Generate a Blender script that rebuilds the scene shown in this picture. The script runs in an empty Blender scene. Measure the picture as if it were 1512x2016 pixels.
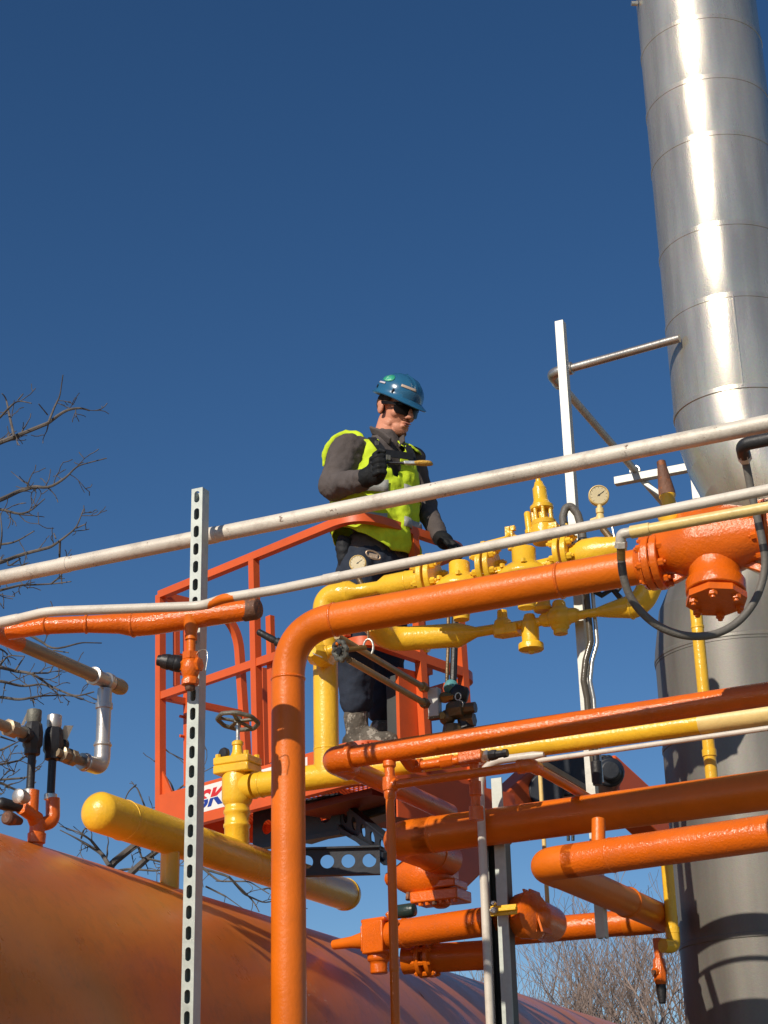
import bpy, math, random
from mathutils import Vector as V, Matrix
random.seed(7)
SC = bpy.context.scene
COL = SC.collection
# ------------------------------------------------------------------ camera
F = 3366.0; CX, CY = 756.0, 1008.0
TH = math.radians(21.7); RO = math.radians(1.39)
CAM = V((0, 0, 1.6))
FW = V((0, math.cos(TH), math.sin(TH)))
_u = V((0, -math.sin(TH), math.cos(TH))); _r = V((1, 0, 0))
CR = _r*math.cos(RO) - _u*math.sin(RO); CU = _u*math.cos(RO) + _r*math.sin(RO)
cam = bpy.data.cameras.new('camera'); co = bpy.data.objects.new('camera', cam); COL.objects.link(co)
cam.sensor_fit = 'VERTICAL'; cam.sensor_height = 36; cam.lens = F*36/2016
cam.clip_end = 6000; cam.clip_start = .05
m = Matrix.Identity(4)
for i in range(3):
    m[i][0] = CR[i]; m[i][1] = CU[i]; m[i][2] = -FW[i]; m[i][3] = CAM[i]
co.matrix_world = m; SC.camera = co
# ------------------------------------------------------------------ light
SUN_AZ = math.radians(33); SUN_EL = math.radians(31)     # azimuth measured from behind the camera towards its left
S = V((-math.sin(SUN_AZ)*math.cos(SUN_EL), -math.cos(SUN_AZ)*math.cos(SUN_EL), math.sin(SUN_EL)))
sun = bpy.data.lights.new('sun', 'SUN'); sun.energy = 4.3; sun.angle = math.radians(.53); sun.color = (1, .90, .76)
so = bpy.data.objects.new('sun', sun); COL.objects.link(so); so.rotation_euler = S.to_track_quat('Z', 'Y').to_euler()
W = bpy.data.worlds.new('World'); SC.world = W; W.use_nodes = True
nt = W.node_tree; bg = nt.nodes['Background']
sky = nt.nodes.new('ShaderNodeTexSky'); sky.sky_type = 'NISHITA'; sky.sun_disc = False
sky.sun_elevation = SUN_EL; sky.sun_rotation = math.atan2(S.x, S.y)
sky.altitude = 900; sky.air_density = .9; sky.dust_density = .25; sky.ozone_density = 2.6
hs = nt.nodes.new('ShaderNodeHueSaturation'); hs.inputs['Saturation'].default_value = 1.22; hs.inputs['Hue'].default_value = .502; nt.links.new(sky.outputs[0], hs.inputs['Color']); nt.links.new(hs.outputs[0], bg.inputs[0]); bg.inputs[1].default_value = .082
SC.view_settings.view_transform = 'Standard'; SC.view_settings.look = 'None'
SC.view_settings.exposure = 0; SC.view_settings.gamma = 1
try: SC.cycles.use_denoising = True
except Exception: pass
SC.cycles.max_bounces = 6

# ------------------------------------------------------------------ pixel <-> world
def ray(px, py): return CR*((px-CX)/F) - CU*((py-CY)/F) + FW
def at(px, py, Y): d = ray(px, py); return CAM + d*(Y/d.y)
def atz(px, py, z): d = ray(px, py); return CAM + d*((z-CAM.z)/d.z)
def depth(p): return (p-CAM).dot(FW)
def proj(p):
    q = p-CAM; w = q.dot(FW); return (CX+F*q.dot(CR)/w, CY-F*q.dot(CU)/w)
def M(px, p): return px*depth(p)/F                        # pixels -> metres at p
def hor(anchor, Y, pts):                                  # points on the horizontal plane through anchor pixel at Y
    z = at(anchor[0], anchor[1], Y).z
    return [atz(x, y, z) for x, y in pts]
def slide(p, d, px=None, py=None):                        # move p along d until it projects on px (or py)
    lo, hi = 0.0, 0.0; k = 0 if px is not None else 1; tgt = px if px is not None else py
    s = 0.0
    for _ in range(30):
        f0 = proj(p+d*s)[k]-tgt; f1 = proj(p+d*(s+.001))[k]-tgt
        s -= f0*.001/(f1-f0)
    return p+d*s
AZ = math.radians(24.6)
A = V((math.sin(AZ), math.cos(AZ), 0)); B = V((math.cos(AZ), -math.sin(AZ), 0)); U = V((0, 0, 1))

# ------------------------------------------------------------------ materials
MATS = {}
def base_mat(name):
    m = bpy.data.materials.new(name); m.use_nodes = True
    n = m.node_tree; b = n.nodes['Principled BSDF']
    return m, n, b
def mat(name, rgb, rough=.35, metal=0, bump=.15, scale=70, var=.12, rgb2=None, dirt=0, coat=0, big=3.0, spots=None, spotamt=.62, aniso=0, spec=.5):
    if name in MATS: return MATS[name]
    m, n, b = base_mat(name)
    L = n.links
    geo = n.nodes.new('ShaderNodeNewGeometry')
    n1 = n.nodes.new('ShaderNodeTexNoise'); n1.inputs['Scale'].default_value = big; n1.inputs['Detail'].default_value = 6; n1.inputs['Roughness'].default_value = .62
    L.new(geo.outputs['Position'], n1.inputs['Vector'])
    cr = n.nodes.new('ShaderNodeValToRGB')
    c2 = rgb2 or tuple(min(1, c*(1+var)) for c in rgb); c1 = tuple(c*(1-var) for c in rgb)
    cr.color_ramp.elements[0].position = .34; cr.color_ramp.elements[0].color = (*c1, 1)
    cr.color_ramp.elements[1].position = .66; cr.color_ramp.elements[1].color = (*c2, 1)
    L.new(n1.outputs[0], cr.inputs[0]); out = cr.outputs[0]
    if spots:
        n2 = n.nodes.new('ShaderNodeTexNoise'); n2.inputs['Scale'].default_value = 26; n2.inputs['Detail'].default_value = 8; n2.inputs['Roughness'].default_value = .7
        L.new(geo.outputs['Position'], n2.inputs['Vector'])
        r2 = n.nodes.new('ShaderNodeValToRGB'); r2.color_ramp.elements[0].position = spotamt; r2.color_ramp.elements[1].position = spotamt+.035
        L.new(n2.outputs[0], r2.inputs[0])
        mx = n.nodes.new('ShaderNodeMix'); mx.data_type = 'RGBA'; L.new(r2.outputs[0], mx.inputs[0]); L.new(out, mx.inputs[6]); mx.inputs[7].default_value = (*spots, 1); out = mx.outputs[2]
    if dirt:
        n4 = n.nodes.new('ShaderNodeTexNoise'); n4.inputs['Scale'].default_value = 11; n4.inputs['Detail'].default_value = 10; n4.inputs['Roughness'].default_value = .75
        L.new(geo.outputs['Position'], n4.inputs['Vector'])
        r4 = n.nodes.new('ShaderNodeMapRange'); r4.inputs[1].default_value = .5; r4.inputs[2].default_value = .75; r4.inputs[3].default_value = 0; r4.inputs[4].default_value = dirt
        L.new(n4.outputs[0], r4.inputs[0])
        mx = n.nodes.new('ShaderNodeMix'); mx.data_type = 'RGBA'; L.new(r4.outputs[0], mx.inputs[0]); L.new(out, mx.inputs[6]); mx.inputs[7].default_value = (.12, .08, .05, 1); out = mx.outputs[2]
    L.new(out, b.inputs['Base Color'])
    b.inputs['Roughness'].default_value = rough; b.inputs['Metallic'].default_value = metal
    b.inputs['Specular IOR Level'].default_value = spec
    if coat: b.inputs['Coat Weight'].default_value = coat; b.inputs['Coat Roughness'].default_value = .12
    n5 = n.nodes.new('ShaderNodeMapRange'); n5.inputs[1].default_value = .3; n5.inputs[2].default_value = .7; n5.inputs[3].default_value = max(0, rough-.08); n5.inputs[4].default_value = rough+.1
    L.new(n1.outputs[0], n5.inputs[0]); L.new(n5.outputs[0], b.inputs['Roughness'])
    if bump:
        n3 = n.nodes.new('ShaderNodeTexNoise'); n3.inputs['Scale'].default_value = scale; n3.inputs['Detail'].default_value = 5; n3.inputs['Roughness'].default_value = .6
        L.new(geo.outputs['Position'], n3.inputs['Vector'])
        bp = n.nodes.new('ShaderNodeBump'); bp.inputs['Strength'].default_value = bump; bp.inputs['Distance'].default_value = .01
        L.new(n3.outputs[0], bp.inputs['Height']); L.new(bp.outputs[0], b.inputs['Normal'])
    MATS[name] = m; return m

ORANGE = mat('orange_enamel', (.72, .155, .006), .34, bump=.16, scale=90, var=.12, dirt=.12, spots=(.25, .06, .02), spotamt=.74, spec=.4)
ORANGE2 = mat('orange_enamel_thick', (.72, .135, .006), .16, bump=.30, scale=110, var=.12, dirt=.25, spots=(.3, .07, .02), spotamt=.76, spec=.6)
YELLOW = mat('yellow_enamel', (.86, .50, .028), .24, bump=.22, scale=70, var=.10, spec=.55, dirt=.22)
CREAM = mat('cream_yellow_paint', (.80, .58, .22), .4, bump=.15, var=.08, dirt=.3)
WHITE = mat('white_coated_conduit', (.66, .60, .51), .42, bump=.12, scale=220, var=.07, dirt=.4)
GALV = mat('galvanised_pipe', (.66, .60, .51), .5, metal=.12, bump=.14, scale=160, var=.14, spots=(.16, .10, .07), spotamt=.635, dirt=.6)
GALV2 = mat('galvanised_pipe_bright', (.52, .49, .45), .36, metal=.8, bump=.1, scale=90, var=.2)
BROWNP = mat('dull_tan_pipe', (.33, .26, .17), .4, metal=.35, bump=.12, var=.2, dirt=.4)
STRUT = mat('galvanised_strut', (.46, .50, .46), .5, metal=.3, bump=.05, var=.14, big=16)
STRUTB = mat('galvanised_strut_bright', (.54, .54, .49), .45, metal=.2, bump=.05, var=.12, big=16)
LIFT = mat('red_orange_lift_paint', (.66, .105, .02), .4, bump=.06, var=.08, dirt=.15)
BLACK = mat('black_rubber', (.018, .018, .02), .45, bump=.2, var=.3)
BLACKM = mat('black_steel_frame', (.02, .024, .032), .4, bump=.1, var=.3)
RUST = mat('rusty_cap', (.13, .06, .035), .6, bump=.5, var=.4, spots=(.3, .1, .03), spotamt=.55)
GREYR = mat('grey_hose_rubber', (.13, .12, .105), .55, bump=.25, scale=140, var=.2, dirt=.3)
BRASS = mat('aged_brass', (.36, .22, .07), .35, metal=.7, bump=.25, var=.3)
WHEELM = mat('weathered_grey_iron', (.13, .13, .11), .5, bump=.4, var=.4, metal=.3)
GREYBOX = mat('grey_enamel_box', (.55, .55, .52), .4, bump=.05)
DIAL = mat('gauge_face', (.60, .50, .29), .4, bump=.05, var=.1)
DARKB = mat('dark_brass_body', (.17, .11, .05), .4, metal=.4, bump=.4, var=.5)
STEEL = mat('bright_steel', (.6, .58, .52), .3, metal=.8, bump=.1)
BARK = mat('bare_bark', (.11, .093, .08), .8, bump=.6, scale=30, var=.45, big=9)
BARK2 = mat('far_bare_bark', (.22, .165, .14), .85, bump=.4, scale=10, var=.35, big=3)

def tank_mat():
    m = mat('orange_tank_paint', (.72, .185, .020), .33, bump=.10, scale=40, var=.10, rgb2=(.76, .22, .03), dirt=.35, spots=(.6, .4, .25), spotamt=.715, spec=.5)
    return m
TANK = tank_mat()
def stack_mat(name, rgb, rough, metal, bmp):
    m, n, b = base_mat(name); L = n.links
    geo = n.nodes.new('ShaderNodeNewGeometry')
    mp = n.nodes.new('ShaderNodeMapping'); mp.inputs['Scale'].default_value = (1, 1, .12); L.new(geo.outputs['Position'], mp.inputs[0])
    a = n.nodes.new('ShaderNodeTexNoise'); a.inputs['Scale'].default_value = 9; a.inputs['Detail'].default_value = 8; L.new(mp.outputs[0], a.inputs[0])
    v = n.nodes.new('ShaderNodeTexVoronoi'); v.inputs['Scale'].default_value = 130; L.new(geo.outputs['Position'], v.inputs[0])
    cr = n.nodes.new('ShaderNodeValToRGB'); cr.color_ramp.elements[0].position = .3; cr.color_ramp.elements[1].position = .7
    cr.color_ramp.elements[0].color = (*[c*.72 for c in rgb], 1); cr.color_ramp.elements[1].color = (*[c*1.12 for c in rgb], 1)
    L.new(a.outputs[0], cr.inputs[0])
    mx = n.nodes.new('ShaderNodeMix'); mx.data_type = 'RGBA'; mx.blend_type = 'MULTIPLY'; mx.inputs[0].default_value = .10
    L.new(cr.outputs[0], mx.inputs[6]); L.new(v.outputs['Color'], mx.inputs[7]); 
    w = n.nodes.new('ShaderNodeTexNoise'); w.inputs['Scale'].default_value = 60; w.inputs['Detail'].default_value = 12; w.inputs['Roughness'].default_value = .8; L.new(geo.outputs['Position'], w.inputs[0])
    r2 = n.nodes.new('ShaderNodeValToRGB'); r2.color_ramp.elements[0].position = .735; r2.color_ramp.elements[1].position = .75; L.new(w.outputs[0], r2.inputs[0])
    mx2 = n.nodes.new('ShaderNodeMix'); mx2.data_type = 'RGBA'; L.new(r2.outputs[0], mx2.inputs[0]); L.new(mx.outputs[2], mx2.inputs[6]); mx2.inputs[7].default_value = (.8, .75, .65, 1)
    L.new(mx2.outputs[2], b.inputs['Base Color'])
    rr = n.nodes.new('ShaderNodeMapRange'); rr.inputs[1].default_value = .3; rr.inputs[2].default_value = .7; rr.inputs[3].default_value = rough-.05; rr.inputs[4].default_value = rough+.08
    L.new(a.outputs[0], rr.inputs[0]); L.new(rr.outputs[0], b.inputs['Roughness']); b.inputs['Metallic'].default_value = metal
    g = n.nodes.new('ShaderNodeTexNoise'); g.inputs['Scale'].default_value = 190; g.inputs['Detail'].default_value = 3; L.new(geo.outputs['Position'], g.inputs[0])
    bp = n.nodes.new('ShaderNodeBump'); bp.inputs['Strength'].default_value = bmp; bp.inputs['Distance'].default_value = .004
    L.new(g.outputs[0], bp.inputs['Height']); L.new(bp.outputs[0], b.inputs['Normal'])
    return m
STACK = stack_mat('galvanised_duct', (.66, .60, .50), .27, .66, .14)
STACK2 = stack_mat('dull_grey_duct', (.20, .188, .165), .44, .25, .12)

# ------------------------------------------------------------------ mesh builder
def basis(d):
    d = d.normalized(); r = U if abs(d.z) < .9 else V((1, 0, 0))
    x = d.cross(r).normalized(); y = d.cross(x).normalized(); return d, x, y
class MB:
    def __init__(s): s.v = []; s.f = []; s.mi = []; s.m = 0
    def ring(s, c, x, y, r, n, ry=None):
        i = len(s.v); ry = r if ry is None else ry
        for k in range(n):
            t = 2*math.pi*k/n; s.v.append(c + x*(r*math.cos(t)) + y*(ry*math.sin(t)))
        return i
    def face(s, f): s.f.append(tuple(f)); s.mi.append(s.m)
    def bridge(s, a, b, n):
        for k in range(n): s.face((a+k, a+(k+1) % n, b+(k+1) % n, b+k))
    def tube(s, pts, r, n=24, caps=True):
        rs = r if isinstance(r, (list, tuple)) else [r]*len(pts)
        T = []
        for i in range(len(pts)):
            a = pts[max(0, i-1)]; b = pts[min(len(pts)-1, i+1)]; T.append((b-a).normalized())
        d, x, y = basis(T[0]); prev = None; first = None
        for i, p in enumerate(pts):
            if i:
                q = T[i-1].rotation_difference(T[i]); x = q @ x; y = q @ y
            k = s.ring(p, x, y, rs[i], n)
            if prev is not None: s.bridge(prev, k, n)
            else: first = k
            prev = k
        if caps:
            s.face([first+k for k in range(n)][::-1]); s.face([prev+k for k in range(n)])
        return s
    def lathe(s, o, d, prof, n=24, rot=0):
        d, x, y = basis(d)
        if rot: q = Matrix.Rotation(rot, 3, d); x = q @ x; y = q @ y
        prev = None
        for z, r in prof:
            k = s.ring(o+d*z, x, y, max(r, 1e-5), n)
            if prev is not None: s.bridge(prev, k, n)
            else: f = k
            prev = k
        s.face([f+k for k in range(n)][::-1]); s.face([prev+k for k in range(n)])
        return s
    def cyl(s, a, b, r, n=24, r2=None): return s.lathe(a, b-a, [(0, r), ((b-a).length, r if r2 is None else r2)], n)
    def hexn(s, a, d, r, h): return s.lathe(a, d, [(0, r), (h*.85, r), (h, r*.85)], 6)
    def box(s, c, ax, ay, az, hx, hy, hz):
        ax = ax.normalized()*hx; ay = ay.normalized()*hy; az = az.normalized()*hz; i = len(s.v)
        for sx in (-1, 1):
            for sy in (-1, 1):
                for sz in (-1, 1): s.v.append(c+ax*sx+ay*sy+az*sz)
        for f in ((0, 1, 3, 2), (4, 6, 7, 5), (0, 4, 5, 1), (2, 3, 7, 6), (0, 2, 6, 4), (1, 5, 7, 3)): s.face([i+k for k in f])
        return s
    def bar(s, a, b, w, h, up=U):                                     # rectangular tube a->b
        d = (b-a).normalized(); x = d.cross(up).normalized(); y = x.cross(d).normalized()
        return s.box((a+b)/2, d, x, y, (b-a).length/2, w/2, h/2)
    def rbar(s, pts, w, h, up=U):                                      # mitred rectangular tube through pts
        rings = []
        for i, p in enumerate(pts):
            a = pts[max(0, i-1)]; b = pts[min(len(pts)-1, i+1)]; d = (b-a).normalized()
            x = d.cross(up).normalized(); y = x.cross(d).normalized()
            k = 1.0
            if 0 < i < len(pts)-1:
                c = (p-pts[i-1]).normalized().dot(d); k = 1/max(c, .5)
            j = len(s.v)
            for sx, sy in ((-1, -1), (1, -1), (1, 1), (-1, 1)): s.v.append(p+x*(sx*w/2*k)+y*(sy*h/2))
            rings.append(j)
        for a, b in zip(rings, rings[1:]): s.bridge(a, b, 4)
        s.face([rings[0]+k for k in range(4)][::-1]); s.face([rings[-1]+k for k in range(4)])
        return s
    def ball(s, c, r, ax=None, n=20):
        ax = ax or (V((1, 0, 0)), V((0, 1, 0)), V((0, 0, 1)))
        rr = r if isinstance(r, (tuple, list)) else (r, r, r)
        prev = None; h = n//2
        top = len(s.v); s.v.append(c+ax[2]*rr[2])
        for i in range(1, h):
            t = math.pi*i/h; j = len(s.v)
            for k in range(n):
                p = 2*math.pi*k/n
                s.v.append(c+ax[0]*(rr[0]*math.sin(t)*math.cos(p))+ax[1]*(rr[1]*math.sin(t)*math.sin(p))+ax[2]*(rr[2]*math.cos(t)))
            if prev is None:
                for k in range(n): s.face((top, j+k, j+(k+1) % n))
            else: s.bridge(prev, j, n)
            prev = j
        bt = len(s.v); s.v.append(c-ax[2]*rr[2])
        for k in range(n): s.face((bt, prev+(k+1) % n, prev+k))
        return s
    def caps_(s, a, b, ra, rb, n=16):                                   # tapered capsule
        d = b-a; L = d.length; d = d.normalized(); prof = []
        for i in range(0, 7): t = math.pi/2*(1-i/6); prof.append((-ra*math.sin(t), ra*math.cos(t)))
        for i in range(0, 7): t = math.pi/2*i/6; prof.append((L+rb*math.sin(t), rb*math.cos(t)))
        return s.lathe(a, d, prof, n)
    def weld(s, c, d, r, h=.004, w=.006):
        d = d.normalized(); return s.lathe(c-d*w, d, [(0, r*.97), (w*.4, r+h*.7), (w, r+h), (w*1.6, r+h*.7), (w*2, r*.97)], 28)
    def flange(s, c, d, r, t, nb=8, rb=None, br=.009, bl=.02, sides=(1, -1)):
        d = d.normalized(); s.lathe(c-d*t/2, d, [(0, r*.97), (t*.12, r), (t*.88, r), (t, r*.97)], 32)
        rb = rb or r*.8; _, x, y = basis(d)
        for k in range(nb):
            a = 2*math.pi*(k+.5)/nb; p = c+x*(rb*math.cos(a))+y*(rb*math.sin(a))
            for sd in sides: s.hexn(p+d*sd*t/2, d*sd, br, bl*.7); s.cyl(p+d*sd*t/2, p+d*sd*(t/2+bl), br*.5, 8)
        return s
    def build(s, name, mt, parent=None, loc=None, sharp=35, bevel=0, smooth=True):
        root = parent
        while root is not None and root.parent is not None: root = root.parent
        o0 = root['_o'] if root is not None and '_o' in root else None
        org = V(o0) if o0 is not None else (V(loc) if loc is not None else V((0, 0, 0)))
        me = bpy.data.meshes.new(name); me.from_pydata([tuple(p-org) for p in s.v], [], s.f)
        ms = mt if isinstance(mt, (list, tuple)) else [mt]
        for q in ms: me.materials.append(q)
        if len(ms) > 1: me.polygons.foreach_set('material_index', s.mi)
        if smooth:
            me.polygons.foreach_set('use_smooth', [True]*len(me.polygons)); me.update()
            me.set_sharp_from_angle(angle=math.radians(sharp))
        me.update()
        o = bpy.data.objects.new(name, me); COL.objects.link(o)
        if parent is not None: o.parent = parent
        else: o.location = org; o['_o'] = tuple(org)
        if bevel:
            b = o.modifiers.new('bevel', 'BEVEL'); b.width = bevel; b.segments = 2; b.limit_method = 'ANGLE'; b.harden_normals = False
        return o
def tag(o, label, cat, group=None):
    o['label'] = label; o['category'] = cat
    if group: o['group'] = group
    return o
def thing(name, label, cat, loc, group=None):
    o = bpy.data.objects.new(name, None); COL.objects.link(o); o.location = loc; o['_o'] = tuple(loc); o.empty_display_size = .1
    return tag(o, label, cat, group)
def solo(name, label, cat, mb, mt, loc=None, group=None, **k):
    o = mb.build(name, mt, None, loc if loc is not None else mb.v[0], **k); return tag(o, label, cat, group)
def fillet(pts, R, n=8):
    out = [pts[0]]; Rs = R if isinstance(R, (list, tuple)) else [R]*(len(pts)-2)
    for i in range(1, len(pts)-1):
        p = pts[i]; a = (pts[i-1]-p); b = (pts[i+1]-p); la, lb = a.length, b.length; a.normalize(); b.normalize()
        ang = a.angle(b); r = Rs[i-1]; t = min(r/math.tan(ang/2) if ang < 3.1 else 0, la*.49, lb*.49)
        if t < 1e-4: out.append(p); continue
        p0 = p+a*t; p1 = p+b*t
        for k in range(n+1):
            u = k/n; out.append(p0*(1-u)**2 + p*(2*u*(1-u)) + p1*u*u)
    out.append(pts[-1]); return out
def dens(pts, step=.25):
    out = [pts[0]]
    for a, b in zip(pts, pts[1:]):
        k = max(1, int((b-a).length/step))
        for i in range(1, k+1): out.append(a.lerp(b, i/k))
    return out
# ------------------------------------------------------------------ ground and setting
def ground():
    mb = MB(); R = 3000
    vs = [V((-R, -R, 0)), V((R, -R, 0)), V((R, R, 0)), V((-R, R, 0))]; mb.v = vs; mb.face((0, 1, 2, 3))
    m, n, b = base_mat('dry_grass_and_gravel'); L = n.links
    geo = n.nodes.new('ShaderNodeNewGeometry')
    a = n.nodes.new('ShaderNodeTexNoise'); a.inputs['Scale'].default_value = .6; a.inputs['Detail'].default_value = 12; a.inputs['Roughness'].default_value = .75; L.new(geo.outputs['Position'], a.inputs[0])
    cr = n.nodes.new('ShaderNodeValToRGB'); e = cr.color_ramp.elements
    e[0].position = .38; e[0].color = (.10, .085, .05, 1); e[1].position = .62; e[1].color = (.34, .30, .22, 1); L.new(a.outputs[0], cr.inputs[0])
    L.new(cr.outputs[0], b.inputs['Base Color']); b.inputs['Roughness'].default_value = .9
    o = mb.build('ground', m, smooth=False); o['kind'] = 'structure'
ground()

# ------------------------------------------------------------------ exhaust stack
def stack():
    Y = 6.78
    p = at(1369, 0, Y); Xc, Yc = p.x, p.y
    # upper duct: vertical cylinder that elbows away to the right at its foot
    r = M(115, p)
    def edgeless(px, py): return at(px, py, Y)
    top = p+U*2.2; bot = slide(p, -U, py=815)
    elb = []; R = r*2.0; nrm = (B*.93+A*.36).normalized()
    c = bot+nrm*R
    for i in range(0, 6):
        t = math.radians(i*9); elb.append(c-nrm*R*math.cos(t)-U*R*math.sin(t))
    end = elb[-1] + (elb[-1]-elb[-2]).normalized()*.9
    e = thing('exhaust_stack', 'tall shiny galvanised round exhaust duct rising out of the top right of the photo', 'duct', (bot.x, bot.y, bot.z-1))
    mb = MB(); seams = [20, 140, 253, 432, 575]
    zs = [slide(p, U, py=y+.037*(2350-y)) for y in seams]        # seam centre heights
    levels = [top]+zs+[bot]
    for i, (a, b) in enumerate(zip(levels, levels[1:])):
        rr = r*(1+.012*(i % 2 == 0)) 
        rr = r*(1.0+.004*i)
        mb.lathe(b, a-b, [(0, rr*.995), (.004, rr), ((a-b).length-.03, rr), ((a-b).length+.015, rr*1.004)], 96)
    mb.build('duct_wall', STACK, e, sharp=25)
    for i, q in enumerate(zs+[bot]):
        rq = r*(1.0+.004*(i+1)); mb = MB(); mb.lathe(q-U*.012, U, [(0, rq*1.0), (.002, rq*1.009), (.021, rq*1.011), (.023, rq*1.0)], 96); mb.build('seam_band', STACK, e, sharp=25)
    mb = MB()
    # vertical lap seam of the lowest section
    for k, (za, zb) in enumerate([(zs[-1], bot)]):
        d0 = (CAM-za); d0.z = 0; d0.normalize(); q = Matrix.Rotation(math.radians(4), 3, 'Z') @ d0
        mb.bar(za+q*(r*1.018), zb+q*(r*1.02), .006, .012, up=q)
    mb.build('lap_seam', STACK, e)
    mb = MB(); mb.tube([bot+U*.01]+elb+[end], r*1.018, 96); mb.build('elbow', STACK, e, sharp=8)
    mb = MB(); d0 = V((-1, -.1, 0)).normalized(); q = slide(p, U, py=12)+d0*r*1.02
    mb.cyl(q, q+d0*.03, .012, 10); mb.build('screw_knob', STEEL, e)
    # lower duct
    Y2 = 7.25
    pl = at(1480, 1500, Y2); r2 = M(171, pl)
    b0 = V((pl.x, pl.y, 0)); t0 = slide(pl, U, py=1300)
    e = thing('lower_exhaust_duct', 'wide dull grey round duct at the lower right behind the orange pipes', 'duct', tuple(b0))
    c = t0+nrm*r2*1.2; elb = []
    for i in range(0, 6):
        t = math.radians(i*17); elb.append(c-nrm*r2*1.2*math.cos(t)+U*r2*1.2*math.sin(t))
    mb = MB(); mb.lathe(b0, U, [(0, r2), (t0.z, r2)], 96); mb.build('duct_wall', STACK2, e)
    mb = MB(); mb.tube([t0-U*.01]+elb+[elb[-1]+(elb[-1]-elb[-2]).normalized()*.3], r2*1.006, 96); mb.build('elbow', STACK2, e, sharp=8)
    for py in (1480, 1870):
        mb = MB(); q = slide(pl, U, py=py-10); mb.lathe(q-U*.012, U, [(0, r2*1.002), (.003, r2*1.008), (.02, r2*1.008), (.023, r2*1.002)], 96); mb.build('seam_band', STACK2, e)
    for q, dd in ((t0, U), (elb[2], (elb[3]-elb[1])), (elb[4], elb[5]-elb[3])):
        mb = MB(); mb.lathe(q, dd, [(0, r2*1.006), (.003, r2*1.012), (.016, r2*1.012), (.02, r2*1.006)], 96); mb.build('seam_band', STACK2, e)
    # bracket pipe stub on the left edge
    mb = MB(); q = at(1335, 1745, Y2); mb.cyl(q, q+B*.25, .02, 12); mb.build('bracket_arm', STEEL, e)
    mb = MB(); mb.bar(at(1341, 1752, Y2), at(1352, 1790, Y2), .02, .03); mb.build('bracket', BLACKM, e)
stack()

# ------------------------------------------------------------------ horizontal tank, header
def tankhdr():
    A = V((math.sin(AZ), math.cos(AZ), 0)); B = V((math.cos(AZ), -math.sin(AZ), 0))
    hp = hor((468, 1690), 6.85, [(468, 1690), (203, 1597), (668, 1764)])
    c0, cl, cr = hp; A0 = A; A = V((math.sin(math.radians(22.9)), math.cos(math.radians(22.9)), 0))
    # direct along A from the gate-valve point so the header is straight
    cl = slide(c0, -A, px=195); cr = slide(c0, A, px=682)
    r = M(35, c0)
    e = thing('yellow_header', 'long capped yellow pipe running back above the big orange tank', 'pipe', tuple(c0))
    mb = MB(); L = (cr-cl).length
    mb.lathe(cl, A, [(-r*.62, .001), (-r*.6, r*.28), (-r*.5, r*.55), (-r*.34, r*.78), (-r*.15, r*.94), (0, r), (L, r), (L+r*.2, r*.94), (L+r*.36, r*.78), (L+r*.46, r*.5), (L+r*.5, .001)], 48)
    mb.weld(cl+A*.16, A, r, .003); mb.weld(cr-A*.02, A, r, .003)
    mb.build('header_pipe', YELLOW, e, sharp=40)
    lg = slide(c0, -A, px=336)
    mb = MB(); mb.lathe(lg-U*.02, -U, [(0, M(19, lg)), (M(95, lg), M(19, lg))], 24); mb.build('support_leg', YELLOW, e)
    # tank
    R = .85
    ax0 = lg - B*(lg.dot(B)-(-2.84-R))
    zt = slide(lg, -U, py=1738).z
    az = zt-R+.0
    AT = math.radians(21.0); A_ = A; A = V((math.sin(AT), math.cos(AT), 0)); B = V((math.cos(AT), -math.sin(AT), 0))
    def sil(az):
        # silhouette height at px 330 : max elevation of circle
        best = 9e9
        for k in range(0, 91):
            t = math.radians(k); q = V((ax0.x, ax0.y, az)) + B*(R*math.cos(t)) + U*(R*math.sin(t))
            q = slide(q, A, px=330); best = min(best, proj(q)[1])
        return best
    for _ in range(12): az += (sil(az)-1742)/F*6.0*1.05*1
    ax = V((ax0.x, ax0.y, az)); s0 = -6.5; s1 = 8.0
    t = thing('orange_tank', 'huge orange horizontal pressure tank filling the bottom left', 'tank', (ax0.x, ax0.y, 0))
    mb = MB(); P = ax+A*s0; L = s1-s0
    mb.lathe(P, A, [(-R*.5, .01), (-R*.42, R*.45), (-R*.3, R*.7), (-R*.15, R*.9), (0, R)]+[(L*i/30, R) for i in range(1, 31)]+[(L+R*.15, R*.9), (L+R*.3, R*.7), (L+R*.42, R*.45), (L+R*.5, .01)], 160)
    mb.build('shell', TANK, t, sharp=30)
    for px in (560, 1330):
        mb = MB(); k = slide(ax+U*R, A, px=px)-ax; q = ax+A*k.dot(A); mb.weld(q, A, R, .003, .012); mb.build('weld_seam', TANK, t, sharp=60)
    for s in (-2.5, 1.2, 5.5):
        mb = MB(); mb.box(ax+A*s-U*(az/2+.2), B, A, U, R*.8, .12, (az-.3)/2+.1); mb.build('saddle', mat('saddle_concrete', (.35, .33, .3), .9), t)
    return c0, ax, R, lg
HDR, TAX, TR, LG = tankhdr()

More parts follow.
